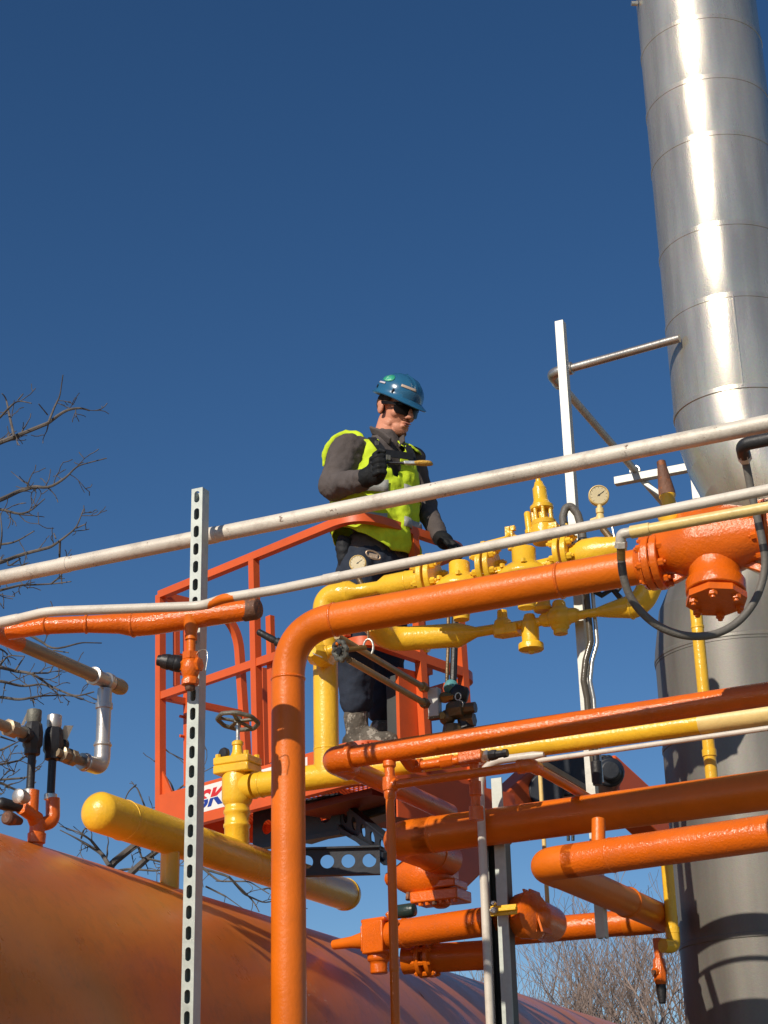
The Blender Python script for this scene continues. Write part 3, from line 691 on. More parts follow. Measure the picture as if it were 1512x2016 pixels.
def pointer_lines():
    Y0 = RZ.y-.38
    # two tan lines receding to the grey box
    l1 = at(668, 1255, Y0); l2 = at(692, 1302, Y0)
    box = at(856, 1384, slide(l1, A, px=836).y+.02); k = M(1, box)
    for a, e0, nm in ((l1, (836, 1374), 'upper tan impulse line with a shackle running down to the grey box'), (l2, (838, 1410), 'lower tan impulse line running down to the grey box')):
        end = slide(a, A, px=e0[0]); t = thing('impulse_line', nm, 'pipe', tuple(a), 'tan impulse lines')
        mb = MB(); mb.cyl(a-(end-a).normalized()*.02, end, M(6.8, a), 18); mb.build('tube', mat('dull_brass_tube', (.42, .29, .13), .38, metal=.3, bump=.1, var=.2, dirt=.3), t)
        dd = (end-a).normalized()
        mb = MB(); mb.lathe(end-dd*.03, dd, [(0, 7*k), (.002, 10*k), (.035, 10*k), (.04, 8*k)], 6); mb.build('end_nut', BRASS if e0[1] < 1400 else DARKB, t)
        if e0[1] < 1400:
            q = a.lerp(end, .32); mb = MB(); ring = [q+U*.03+(B*math.cos(t_)*.022)+(U*math.sin(t_)*.035) for t_ in [2*math.pi*i/16 for i in range(18)]]; mb.tube(ring, .0045, 8, caps=False); mb.build('shackle', STEEL, t)
            mb = MB(); mb.cyl(q+U*.06, q+U*.22, .004, 8); mb.build('hanger_wire', DARKB, t)
    b = thing('grey_junction_box', 'small pale grey rectangular box at the end of the tan lines', 'box', tuple(box))
    mb = MB(); mb.box(box, B, A, U, 11*k, 10*k, 29*k); mb.build('case', GREYBOX, b, bevel=.003)
    mb = MB(); mb.box(box-U*31*k, B, A, U, 12*k, 9*k, 2*k); mb.build('base_plate', DARKB, b)
    c = thing('valve_manifold_cluster', 'cluster of dark brass valves and fittings right of the grey box', 'valve cluster', tuple(at(900, 1415, box.y)))
    k *= 1.25; q = lambda x, y, dz=0: at(876+(x-876)*1.12, 1400+(y-1400)*1.1, box.y+dz)
    rnd = random.Random(3)
    mb = MB(); mb.lathe(q(882, 1400), B, [(0, 12*k), (6*k, 16*k), (26*k, 15*k), (28*k, 9*k), (46*k, 9*k)], 8); mb.lathe(q(890, 1425), -U, [(0, 15*k), (10*k, 17*k), (22*k, 13*k)], 8); mb.lathe(q(905, 1418), B, [(0, 10*k), (8*k, 12*k), (22*k, 11*k)], 6); mb.ball(q(880, 1412), 13*k, n=12); mb.ball(q(914, 1412), 9*k, n=12)
    mb.build('body', DARKB, c)
    mb = MB(); mb.lathe(q(870, 1377), B, [(0, 8*k), (6*k, 9*k), (14*k, 7*k), (24*k, 6*k)], 6); mb.hexn(q(885, 1404), -A, 8*k, 8*k); mb.hexn(q(876, 1411), -A, 7*k, 12*k); mb.build('brass_nut', BRASS, c)
    mb = MB(); mb.lathe(q(897, 1384), U*.9+B*.3, [(0, 13*k), (6*k, 16*k), (20*k, 16*k), (26*k, 12*k)], 14); mb.lathe(q(905, 1395), -U*.9+B*.2, [(0, 10*k), (34*k, 12*k), (36*k, 9*k)], 8); mb.build('black_cover', BLACK, c)
    mb = MB(); mb.lathe(q(884, 1362, -.02), U*.6+A*.6, [(0, 9*k), (3*k, 11*k), (14*k, 11*k), (16*k, 8*k)], 16); mb.build('teal_cap', mat('teal_plastic', (.10, .30, .32), .5), c)
    mb = MB(); ring = [q(899, 1374, -.05)+B*math.cos(t)*.013+U*math.sin(t)*.016 for t in [2*math.pi*i/12 for i in range(13)]]; mb.tube(ring, .003, 6); ring = [q(903, 1388, -.05)+B*math.cos(t)*.012+U*math.sin(t)*.016 for t in [2*math.pi*i/12 for i in range(13)]]; mb.tube(ring, .003, 6); mb.build('chain_link', STEEL, c)
    mb = MB(); mb.tube([q(879, 1376), q(880, 1330), q(882, 1280), q(882, 1200, .05)], 3*k, 8); mb.build('thin_tube', DARKB, c)
    mb = MB(); mb.tube([q(889, 1380), q(891, 1330), q(893, 1270), q(895, 1190)], 6*k, 10); mb.build('black_hose', BLACK, c)
    # pressure gauge over the regulator line
    g = at(705, 1110, RTOP.y-.02); kk = M(1, g); n = (CAM-g+V((.6, 0, -.2))); n.z = 0; n = (n.normalized()*.96-B*.25).normalized()
    t = thing('pressure_gauge', 'cream dial gauge in front of the worker at hip height', 'gauge', tuple(g), 'dial gauges')
    gauge(t, g, n, 17*kk)
    mb = MB(); s = g-U*16*kk; mb.tube([s, s-U*14*kk, s-U*30*kk+B*8*kk, s-U*50*kk+B*20*kk], 6*kk, 12); mb.lathe(s-U*34*kk+B*8*kk, -U, [(0, 9*kk), (12*kk, 9*kk)], 6); mb.build('snubber', DARKB, t)
def gauge(t, g, n, r):
    mb = MB(); mb.lathe(g-n*r*.45, n, [(0, r*.8), (r*.12, r), (r*.72, r), (r*.8, r*.95), (r*.82, r*.9), (r*.74, r*.88), (r*.70, r*.86)], 36); mb.build('case', CREAM, t)
    d, x, y = basis(n)
    mb = MB(); mb.lathe(g+n*r*.28, n, [(0, r*.85), (r*.02, r*.85)], 36); fc = mb.build('dial', DIAL, t)
    if y.z < 0: x, y = -x, -y
    mb = MB(); q = g+n*r*.33; mb.bar(q-x*r*.15-y*r*.1, q+x*r*.5+y*r*.35, r*.05, r*.02, up=n)
    mb.lathe(q, n, [(0, r*.08), (r*.03, r*.08)], 12); mb.build('needle', BLACK, fc)
    mb = MB()
    for i in range(0, 11):
        a = math.radians(225-27*i); u = x*math.cos(a)+y*math.sin(a); q2 = g+n*r*.31; mb.bar(q2+u*r*.68, q2+u*r*.80, r*.03, r*.01, up=n)
    mb.build('tick_marks', BLACK, fc)
pointer_lines()

def regulators():
    """yellow regulator train along the back of the orange main"""
    T = slide(RTOP, d1, px=690); k = M(1, T)
    def on(px, dy_=0): q = slide(RTOP, d1, px=px); return q+U*(M(1, q)*dy_)
    K = lambda px: M(1, on(px))
    e = thing('yellow_inlet_reducer', 'yellow reducing pipe between the riser elbow and the first regulator', 'pipe', tuple(on(700)))
    k = K(740); a = on(672)
    mb = MB(); L = (on(832)-a).length; mb.lathe(a, d1, [(0, 25*k), (L*.12, 24*k), (L*.2, 14*k), (L*.46, 13*k), (L*.56, 22*k), (L, 23*k)], 32); mb.weld(on(802), d1, 22*k, .003); mb.build('pipe_run', YELLOW, e, sharp=60)
    def flpair(px, label, r=42):
        f = thing('flange_pair', label, 'flange', tuple(on(px)), 'yellow flange pairs')
        k = K(px)
        for s in (-1, 1):
            mb = MB(); mb.box(on(px)+d1*s*8*k+U*30*k-A*10*k, d1, A, U, 6*k, 15*k, 13*k); mb.cyl(on(px)+d1*s*6*k+U*36*k-A*16*k, on(px)+d1*s*30*k+U*36*k-A*16*k, 4.5*k, 8); mb.hexn(on(px)+d1*s*15*k+U*36*k-A*16*k, d1*s, 8*k, 9*k); mb.flange(on(px)+d1*s*8*k, d1, r*k, 11*k, 6, r*.78*k, 7*k, 14*k, sides=(s,)); mb.build('flange', YELLOW, f)
    flpair(846, 'leftmost bolted yellow flange pair just right of the red lift post')
    flpair(962, 'bolted yellow flange pair between the two dome regulators')
    flpair(1112, 'bolted yellow flange pair right of the tall regulator', 40)
    # first regulator
    def dome(px, R, neck, H, label, y0=0):
        k = K(px); c = on(px, -25); t = thing('dome_regulator', label, 'regulator', tuple(c), 'yellow dome regulators')
        mb = MB(); mb.lathe(c-U*20*k, U, [(0, R*.75*k), (6*k, R*.95*k), (9*k, R*k), (16*k, R*k), (25*k, R*.86*k), (34*k, R*.66*k), (40*k, neck*1.15*k), (44*k, neck*k), ((H+38)*k, neck*k), ((H+40)*k, neck*.92*k)], 40)
        mb.build('dome', YELLOW, t, sharp=45)
        mb = MB(); mb.lathe(on(px, -16), -d1, [(-R*1.25*k, 15*k), (-R*.5*k, 13*k), (R*.5*k, 13*k), (R*1.25*k, 15*k)], 28); mb.lathe(c-U*10*k, -U, [(0, R*.8*k), (30*k, R*.55*k), (52*k, R*.32*k), (62*k, R*.3*k)], 28); mb.build('body', YELLOW, t, sharp=50)
        for i in range(6):
            a = 2*math.pi*i/6+.4; mb = MB(); mb.hexn(c+V((math.cos(a), math.sin(a), 0))*R*.86*k+U*6*k, U, 5.5*k, 8*k); mb.build('bolt', YELLOW, t)
        return t, c, k
    dome(905, 52, 21, 27, 'smaller yellow dome regulator between the two leftmost yellow flange pairs')
    t, c, k = dome(1032, 57, 24, 32, 'larger yellow dome regulator in front of the tall pilot tower')
    # pilot tower
    b = on(1070, 68)+A*.03; 
    p = thing('pilot_regulator', 'tall yellow pilot regulator tower with a caged bonnet and pointed tip', 'regulator', tuple(b))
    tl = (U-d1*.06).normalized()
    mb = MB(); mb.lathe(b-U*30*k, tl, [(0, 24*k), (20*k, 26*k), (34*k, 24*k)], 24); mb.lathe(b+U*2*k, tl, [(0, 20*k), (3*k, 24*k), (11*k, 25*k), (16*k, 17*k)], 24); mb.build('base', YELLOW, p)
    mb = MB()
    for i in range(7):
        a = 2*math.pi*i/7+.2; q = b+V((math.cos(a), math.sin(a), 0))*19*k; mb.cyl(q+tl*12*k, q+tl*40*k, 3.6*k, 8)
    mb.cyl(b+tl*8*k, b+tl*42*k, 11*k, 16); mb.build('cage', YELLOW, p)
    mb = MB(); mb.lathe(b+tl*38*k, tl, [(0, 21*k), (2*k, 23.5*k), (9*k, 23.5*k), (12*k, 19*k), (22*k, 14.5*k), (48*k, 14*k), (52*k, 11*k), (62*k, 8*k), (63*k, 5.5*k), (72*k, 5*k), (74*k, 3*k)], 24); mb.build('bonnet', YELLOW, p)
    mb = MB(); q = b-d1*31*k-U*6*k; mb.lathe(q, tl, [(0, 9*k), (8*k, 9*k), (9*k, 7*k), (44*k, 7*k), (47*k, 5*k)], 16); mb.lathe(q-U*4*k, d1, [(0, 8*k), (28*k, 8*k)], 12); mb.build('side_tube', YELLOW, p)
    mb = MB(); q = on(1007, 58); mb.box(q, d1, A, U, 8*k, 8*k, 9*k); mb.box(q+U*14*k-d1*4*k, d1, A, U, 5*k, 5*k, 6*k); mb.box(q+U*15*k+d1*7*k, d1, A, U, 5*k, 5*k, 5*k); mb.cyl(q-U*30*k, q, 6*k, 12); mb.cyl(q, q+d1*30*k-U*12*k, 5*k, 10); mb.build('pilot_valve', YELLOW, p, bevel=.002)
    mb = MB(); q = on(1092, 56); mb.lathe(q-U*8*k, U, [(0, 12*k), (10*k, 12*k), (12*k, 8*k), (18*k, 8*k)], 6); mb.cyl(q, q-d1*24*k+U*8*k, 6*k, 10); mb.box(q-U*14*k-d1*8*k, d1, A, U, 9*k, 8*k, 5*k); mb.build('fittings', YELLOW, p)
    mb = MB(); mb.tube(fillet([on(1007, 66), on(1007, 50)-A*.03, on(960, 46)-A*.03, on(960, 20)-A*.02], .02), 4*k, 8); mb.tube(fillet([b+d1*20*k-U*12*k, on(1118, 66), on(1122, 40)], .02), 4*k, 8); mb.lathe(on(960, 40)-A*.03, U, [(0, 6*k), (1*k, 8*k), (9*k, 8*k), (10*k, 6*k)], 6); mb.box(on(1094, 62), d1, A, U, 8*k, 8*k, 6*k); mb.build('sensing_line', YELLOW, p)
    # outlet body right
    o = thing('yellow_outlet_body', 'low rounded yellow outlet body between the flange pair and the strainer', 'pipe', tuple(on(1165)))
    k = K(1165); a = on(1122, -9); mb = MB(); mb.lathe(a, d1, [(0, 20*k), (12*k, 24*k), (30*k, 31*k), (60*k, 31*k), (80*k, 27*k), (110*k, 24*k)], 32)
    mb.build('body', YELLOW, o, sharp=50)
    # black flexible loop
    f = thing('black_flexible_conduit', 'short black flexible conduit arching behind the white conduit by the strut', 'conduit', tuple(on(1120, 60)))
    Y = on(1130).y+.02; q = lambda x, y: at(x, y, Y)
    mb = MB(); mb.tube(fillet([q(1110, 1035), q(1108, 1018), q(1113, 1000), q(1124, 996), q(1137, 1012), q(1145, 1040), q(1150, 1082)], .03), 8*k, 14); mb.build('hose', GREYR, f)
    mb = MB(); mb.lathe(q(1112, 1042), U, [(-4*k, 11*k), (6*k, 11*k), (7*k, 7*k), (14*k, 8*k)], 8); mb.lathe(q(1148, 1060), U*-1, [(0, 9*k), (4*k, 12*k), (14*k, 12*k), (18*k, 9*k), (22*k, 12*k), (30*k, 12*k)], 12); mb.cyl(q(1104, 1052), q(1124, 1072), 6*k, 10); mb.build('clamp', BLACK, f)
    # upright dial gauge
    g = at(1179, 976, on(1180).y); n = (CAM-g); n.z = 0; n = (n.normalized()-U*.12+B*.05).normalized(); kk = M(1, g)
    t = thing('pressure_gauge', 'round cream gauge standing up left of the strainer nozzle', 'gauge', tuple(g), 'dial gauges')
    gauge(t, g, n, 20.5*kk)
    mb = MB(); s = g-U*20*kk; mb.lathe(s, -U+d1*-.02, [(0, 5*kk), (6*kk, 5*kk), (7*kk, 8*kk), (17*kk, 8*kk), (18*kk, 6*kk), (26*kk, 9*kk), (36*kk, 9*kk)], 12); mb.cyl(s-U*27*kk, s-U*30*kk-d1*20*kk, 5*kk, 10); mb.build('stem', CREAM, t)
    mb = MB(); mb.tube([s-U*34*kk, s-U*52*kk+d1*4*kk, s-U*74*kk+d1*18*kk, s-U*92*kk+d1*26*kk], 7*kk, 12); mb.build('siphon', DARKB, t)
    mb = MB(); mb.cyl(s-U*46*kk+d1*22*kk, s-U*80*kk+d1*26*kk, 2*kk, 8); mb.build('pin', STEEL, t)
    # ---- lower yellow run
    Yl = RZ.y+.06
    pl = hor((850, 1261), Yl, [(722, 1205), (775, 1258), (905, 1250), (930, 1241), (985, 1232), (1060, 1216), (1150, 1205), (1190, 1190), (1225, 1188), (1262, 1176), (1300, 1160)])
    k = M(1, pl[2]); z0 = pl[1].z
    lw = thing('lower_yellow_bypass', 'yellow bypass pipe sagging below the orange main with a fat left elbow', 'pipe', tuple(pl[1]))
    mb = MB(); st_ = pl[1]-d1*0+U*.0
    up = at(735, 1215, Yl-.15)
    path = fillet([up-A*.02-U*.02, pl[1]-d1*.03, pl[2]], .13, 10)
    n0 = len(path); mb.tube(path+[slide(pl[2], d1, px=938), slide(pl[2], d1, px=990)], [24*k]*n0+[10.5*k, 10*k], 32)
    mb.weld(slide(pl[2], d1, px=898), d1, 23.5*k, .003); mb.weld(slide(pl[2], d1, px=838), d1, 23.5*k, .002); mb.build('pipe_run', YELLOW, lw, sharp=60)
    L0 = pl[2]
    def lo(px, dy_=0): q = slide(L0, d1, px=px); return q-U*(M(1, q)*dy_)
    k = M(1, lo(1030))
    mb = MB(); mb.cyl(lo(985), lo(1200), 9*k, 18); mb.build('link_pipe', YELLOW, lw)
    mb = MB(); mb.lathe(lo(990, -36), -U, [(0, 11*k), (18*k, 12*k), (24*k, 19*k), (44*k, 24*k), (54*k, 20*k)], 6); mb.box(lo(1003, 8), d1, A, U, 20*k, 18*k, 10*k); mb.build('block_fitting', YELLOW, lw, bevel=.004)
    a = lo(1043, -4)
    mb = MB(); mb.lathe(a, -U, [(-14*k, 10*k), (0, 15*k), (4*k, 18*k), (42*k, 17*k), (46*k, 24*k), (48*k, 25*k), (58*k, 25*k), (60*k, 22*k), (62*k, 6*k), (66*k, 5*k)], 28); mb.build('drip_cup', YELLOW, lw)
    mb = MB(); c = lo(1102, -2); mb.ball(c, (27*k, 27*k, 24*k), n=20); mb.lathe(c, -U, [(0, 20*k), (22*k, 18*k), (26*k, 14*k), (34*k, 14*k)], 8); mb.lathe(c, U, [(0, 16*k), (30*k, 13*k), (34*k, 10*k)], 16); mb.lathe(lo(1070, -20), U, [(0, 17*k), (6*k, 20*k), (14*k, 16*k), (40*k, 14*k)], 10); mb.lathe(c, d1, [(0, 18*k), (34*k, 14*k), (40*k, 10*k)], 16); mb.lathe(c, -d1, [(0, 18*k), (34*k, 14*k), (40*k, 10*k)], 16); mb.build('globe_body', YELLOW, lw, sharp=40)
    mb = MB(); q0 = slide(L0, d1, px=1176); q1 = slide(L0, d1, px=1196); q2 = slide(L0, d1, px=1262); mb.tube(fillet([q0, q1, q2+U*.0, q2+U*.12+d1*.07], [.02, .09], 8)[:], [9*k, 14*k]+[22*k]*1+[24*k]*(len(fillet([q0, q1, q2, q2+U*.12+d1*.07], [.02, .09], 8))-3), 28); mb.weld(slide(L0, d1, px=1243), d1, 24*k, .003); mb.build('outlet_elbow', YELLOW, lw, sharp=60)
    mb = MB(); mb.cyl(on(925, -40), on(925, -66), 14*K(925), 16); mb.box(on(925, -66), d1, A, U, 28*k, 12*k, 6*k); mb.build('bracket', YELLOW, lw, bevel=.003)
    # dark clutter above link
    cl = thing('black_cable_bundle', 'black cable bundle hanging just under the orange main near the strut', 'cable', tuple(lo(1200, -40)))
    Yc = lo(1180).y+.03; mb = MB(); mb.tube([at(1160, 1158, Yc), at(1185, 1172, Yc), at(1205, 1160, Yc), at(1222, 1178, Yc)], 6*k, 8); mb.tube([at(1190, 1150, Yc), at(1215, 1165, Yc), at(1225, 1150, Yc)], 5*k, 8); mb.build('cables', BLACK, cl)
regulators()

# ------------------------------------------------------------------ right side runs
o3 = hor((960, 1450), 5.75, [(655, 1496), (960, 1450), (1560, 1359)])
o4p = hor((960, 1628), 6.265, [(778, 1653), (960, 1628), (1560, 1549)])
o5p = hor((1190, 1681), 5.65, [(1068, 1703), (1190, 1681), (1560, 1633)])
def right_runs():
    d3 = (o3[2]-o3[0]).normalized(); k = M(1, o3[0]); a = o3[0]
    e = thing('upper_orange_pipe', 'orange pipe across the middle right just above the yellow main', 'pipe', tuple(a))
    mb = MB(); mb.tube(dens([a+d3*.05, o3[2]], .4), 21.5*k, 32); mb.build('pipe_run', ORANGE2, e)
    back = slide(a, A, px=885)
    mb = MB(); mb.tube(fillet([a+d3*.085, a, a+A*.13], .055, 10), 27*k, 32); mb.lathe(a+d3*.07, d3, [(0, 26*k), (.003, 30*k), (.02, 30*k), (.023, 25*k)], 28); mb.build('elbow', ORANGE2, e, sharp=60)
    mb = MB(); mb.cyl(a+A*.1, back, 20*k, 28); mb.build('back_run', ORANGE, e)
    for px in (742, 764):
        q = slide(a, d3, px=px)
    # small vertical line with tee frame
    v = slide(a, d3, px=766); kk = M(1, v); v0 = v-U*20*kk
    f = thing('small_orange_drop', 'thin orange pipe dropping from the upper orange pipe to the bottom edge', 'pipe', (v.x, v.y, 0))
    mb = MB(); mb.lathe(v0, -U, [(0, 13*kk), (10*kk, 13*kk), (14*kk, 10*kk), (30*kk, 10*kk), (32*kk, 14*kk), (46*kk, 15*kk), (58*kk, 14*kk), (60*kk, 12*kk), (70*kk, 12*kk), (76*kk, 9*kk)], 20); mb.build('tee', ORANGE2, f)
    mb = MB(); mb.cyl(v0-U*70*kk, V((v0.x, v0.y, .8)), 8.8*kk, 20); mb.weld(slide(v0, -U, py=1905), U, 8.6*kk, .0015, .02); mb.build('drop_pipe', ORANGE, f)
    t0 = slide(v0, -U, py=1546); t1 = slide(t0, d3, px=1046)
    g = thing('small_orange_crosspiece', 'thin orange horizontal pipe from the tee to a small elbow', 'pipe', tuple(t0))
    mb = MB(); mb.cyl(t0, t1, 9*kk, 20); mb.lathe(t0, d3, [(0, 13*kk), (.03, 13*kk), (.033, 9*kk)], 16); mb.build('pipe_run', ORANGE2, g)
    tb = slide(t1, A, px=1172)
    mb = MB(); mb.tube(fillet([t1-d3*.04, t1, t1+A*.06], .03), 13*kk, 20); mb.lathe(t1-d3*.05, d3, [(0, 10*kk), (.002, 14*kk), (.02, 14*kk), (.022, 12*kk)], 16); mb.build('elbow', ORANGE2, g)
    mb = MB(); mb.cyl(t1+A*.04, tb, 9*kk, 20); mb.build('back_run', ORANGE, g)
    # upper small run with needle valve
    s = at(858, 1503, v.y+.12); s1 = slide(s, d3, px=905); s2_ = slide(s, d3, px=978)
    h = thing('needle_valve_line', 'short orange line with a square needle valve and black knob', 'valve', tuple(s))
    k2 = M(1, s); w = slide(s, d3, px=812)
    mb = MB(); mb.cyl(w, s1, 10*k2, 20); mb.lathe(slide(s, d3, px=868), d3, [(0, 10*k2), (.002, 13*k2), (28*k2, 13*k2), (30*k2, 10*k2)], 6); mb.tube(fillet([w+d3*.04, w, w-A*.12+U*.05], .03), 14*k2, 18); mb.build('pipe_run', ORANGE2, h)
    mb = MB(); q = slide(s, d3, px=928); mb.box(q, d3, A, U, 25*k2, 12*k2, 13*k2); mb.build('valve_block', ORANGE2, h, bevel=.004)
    mb = MB(); q = slide(s, d3, px=953); mb.lathe(q, d3, [(0, 8*k2), (3*k2, 11*k2), (9*k2, 12*k2), (12*k2, 9*k2)], 6); mb.build('gland_nut', STEEL, h)
    mb = MB(); mb.lathe(q, d3, [(10*k2, 9*k2), (16*k2, 11*k2), (26*k2, 10*k2), (28*k2, 8*k2), (40*k2, 7*k2), (42*k2, 9*k2), (50*k2, 8*k2)], 8); mb.build('knob', BLACK, h)
    q = slide(s, d3, px=933)-U*12*k2; 
    mb = MB(); L = (q-slide(q, -U, py=1640)).length; mb.lathe(q, -U, [(0, 9*k2), (12*k2, 9*k2), (14*k2, 8*k2), (34*k2, 8*k2), (35*k2, 12*k2), (62*k2, 12*k2), (64*k2, 10*k2), (82*k2, 9*k2), (84*k2, 14*k2), (110*k2, 14*k2)], 20); mb.build('drop_pipe', ORANGE2, h)

    # big pipe 4
    d4 = (o4p[2]-o4p[0]).normalized(); a = o4p[0]; k = M(1, o4p[1]); r = 36*k
    e = thing('big_orange_pipe', 'thickest orange pipe at lower right whose lower half lies in shade', 'pipe', tuple(a))
    mb = MB(); mb.tube(dens([a+d4*.1, o4p[2]], .4), r, 40); mb.weld(a+d4*.17, d4, r, .0025); mb.build('pipe_run', ORANGE, e, sharp=50)
    bk = a+A*.50
    mb = MB(); mb.tube(fillet([a+d4*.16, a, a+A*.17], .14, 12), r, 40); mb.cyl(a+A*.12, bk, r, 36); mb.weld(a+A*.34, A, r, .004); mb.build('elbow_run', ORANGE, e, sharp=60)
    # control valve body under the elbow run
    c = at(838, 1722, bk.y+.05); k = M(1, c)
    cv = thing('orange_control_valve', 'rounded orange cast valve with a nose and a bolted cover under the big elbow', 'valve', tuple(c-U*.1))
    mb = MB(); mb.lathe(c-d4*62*k, d4, [(-28*k, 7*k), (-24*k, 13*k), (-8*k, 16*k), (4*k, 26*k), (34*k, 42*k), (70*k, 50*k), (104*k, 44*k), (120*k, 30*k)], 32); mb.build('body', ORANGE2, cv, sharp=60)
    mb = MB(); p = c+d4*32*k-U*48*k; mb.box(p, d4, A, U, 52*k, 38*k, 11*k); mb.box(p+U*22*k, d4, A, U, 46*k, 34*k, 8*k); mb.lathe(p-U*8*k, -U, [(0, 22*k), (8*k, 18*k), (12*k, 10*k)], 20); mb.build('cover', ORANGE2, cv, bevel=.006)
    for i in range(7):
        mb = MB(); q = p+d4*(-46+15*i)*k-A*30*k; mb.hexn(q-U*9*k, -U, 5.5*k, 8*k); mb.build('bolt', RUST if i == 3 else ORANGE2, cv)
    mb = MB(); mb.hexn(c-d4*30*k-U*36*k-A*20*k, (-U-A*.3), 6*k, 14*k); mb.build('plug', RUST, cv)
    # pipe 5
    d5 = (o5p[2]-o5p[0]).normalized(); a = o5p[0]; k = M(1, o5p[1]); r = 34*k
    e = thing('lowest_orange_pipe', 'orange pipe below the thickest one, its elbow turning back to the right', 'pipe', tuple(a))
    bk = slide(a, A, px=1309)
    mb = MB(); mb.tube(dens([a+d5*.1, o5p[2]], .4), r, 40); mb.weld(slide(a, d5, px=1205), d5, r, .002); mb.build('pipe_run', ORANGE2, e, sharp=50)
    mb = MB(); mb.tube(fillet([a+d5*.14, a, a+A*.16], .12, 12), r, 40); mb.build('elbow', ORANGE, e, sharp=60)
    mb = MB(); mb.cyl(a+A*.12, bk, r*.97, 36); mb.weld(slide(a, A, px=1235), A, r, .004, .01); mb.tube(fillet([bk-A*.1, bk+A*.02, bk-B*.18+A*.02], .11, 10), r*.97, 32)
    mb.build('back_run', ORANGE, e, sharp=60)
    c6 = bk+A*.02; l6 = slide(c6, -B, px=985)
    mb = MB(); mb.cyl(c6-B*.1, l6, r*.93, 32); mb.build('return_run', ORANGE2, e)
    # drip leg under it
    q = at(1295, 1862, bk.y-.02); k6 = M(1, q)
    dl = thing('drip_leg', 'orange drip valve with a black taped tip hanging below the lowest orange pipe', 'valve', tuple(q))
    mb = MB(); mb.lathe(q, -U, [(-.03, 9*k6), (24*k6, 8*k6), (25*k6, 11*k6), (34*k6, 12*k6), (48*k6, 14*k6), (70*k6, 12*k6), (74*k6, 10*k6)], 8); mb.lathe(q-U*50*k6, -A-B*.5, [(0, 8*k6), (16*k6, 8*k6)], 10); mb.build('body', ORANGE2, dl)
    mb = MB(); mb.lathe(q-U*74*k6, -U, [(0, 10*k6), (10*k6, 10*k6), (34*k6, 7*k6), (36*k6, 5*k6)], 12); mb.build('tip', BLACK, dl)
    mb = MB(); mb.lathe(q-U*52*k6-A*.025-B*.01, -A-B*.5, [(0, 5*k6), (8*k6, 5*k6)], 10); mb.build('stem', RUST, dl)
    # connection stub between 4 and 5
    q = slide(o5p[0], d5, px=1178); s_ = thing('orange_stub', 'short flared orange stub joining the two lowest big pipes', 'pipe', tuple(q))
    mb = MB(); mb.cyl(q-U*.0, q+U*.13+A*.03, 14*k, 18); mb.build('stub', ORANGE, s_)
    # left cluster of lower pipes
    l1 = hor((884, 1825), 6.6, [(735, 1846), (884, 1825), (1035, 1803)]); dl1 = (l1[2]-l1[0]).normalized(); k = M(1, l1[1])
    e = thing('lower_orange_header', 'orange pipe with a boxy valve at its left end, just above the tank', 'pipe', tuple(l1[1]))
    mb = MB(); mb.cyl(l1[0], l1[2], 28*k, 32); mb.weld(slide(l1[0], dl1, px=800), dl1, 28*k, .005); mb.tube(fillet([l1[2]-dl1*.1, l1[2]+dl1*.02, l1[2]+A*.25], .1), 36*k, 28)
    mb.lathe(l1[2]-dl1*.06, dl1, [(0, 28*k), (20*k, 42*k), (50*k, 46*k), (62*k, 34*k)], 28); mb.build('pipe_run', ORANGE2, e, sharp=50)
    mb = MB(); q = l1[0]+dl1*14*k-U*3*k; mb.box(q, dl1, A, U, 28*k, 32*k, 32*k); mb.box(q-dl1*32*k, dl1, A, U, 3*k, 26*k, 26*k); mb.box(q+U*34*k, dl1, A, U, 32*k, 28*k, 4*k); mb.lathe(q, -U, [(0, 24*k), (44*k, 24*k), (48*k, 18*k), (70*k, 18*k)], 20); mb.build('boxy_valve', ORANGE2, e, bevel=.006)
    mb = MB(); mb.lathe(q-dl1*32*k, -dl1, [(0, 17*k), (12*k, 17*k), (40*k, 12*k), (90*k, 10*k)], 24); mb.build('inlet_nozzle', ORANGE, e)
    for i, x in enumerate((1052, 1064)):
        mb = MB(); q2 = at(x, 1795, l1[2].y+.0); mb.box(q2, A, B, (U*.95-B*.25), .05, .004, 42*k); mb.build('fin', ORANGE, e)
    hd = thing('black_valve_handle', 'stubby dark green-black valve handle lying above the lower orange header', 'handle', tuple(at(800, 1795, 6.5)))
    mb = MB(); a_ = at(775, 1796, 6.45); mb.lathe(a_, (B-A*.1+U*.0), [(0, 10*k), (4*k, 13*k), (36*k, 14*k), (46*k, 12*k), (48*k, 8*k)], 16); mb.build('grip', mat('dark_green_black', (.02, .04, .035), .3), hd)
    mb = MB(); mb.cyl(a_-B*.02, a_+B*.01-U*.05, 8*k, 12); mb.build('stem', ORANGE2, hd)
    l2 = hor((900, 1895), 7.0, [(795, 1890), (860, 1888), (985, 1878)]); k = M(1, l2[1])
    e = thing('shaded_orange_flange_pipe', 'flanged dark orange pipe in the shade between the header and the tank', 'pipe', tuple(l2[1]))
    mb = MB(); mb.cyl(l2[0], l2[2], 28*k, 28); mb.tube(fillet([l2[2]-B*.1, l2[2], l2[2]-U*.3], .08), 28*k, 28); mb.build('pipe_run', ORANGE, e)
    for x in (832, 850):
        mb = MB(); mb.flange(slide(l2[0], B, px=x), B, 38*k, 9*k, 8, 33*k, 5*k, 8*k); mb.build('flange', ORANGE, e)
right_runs()

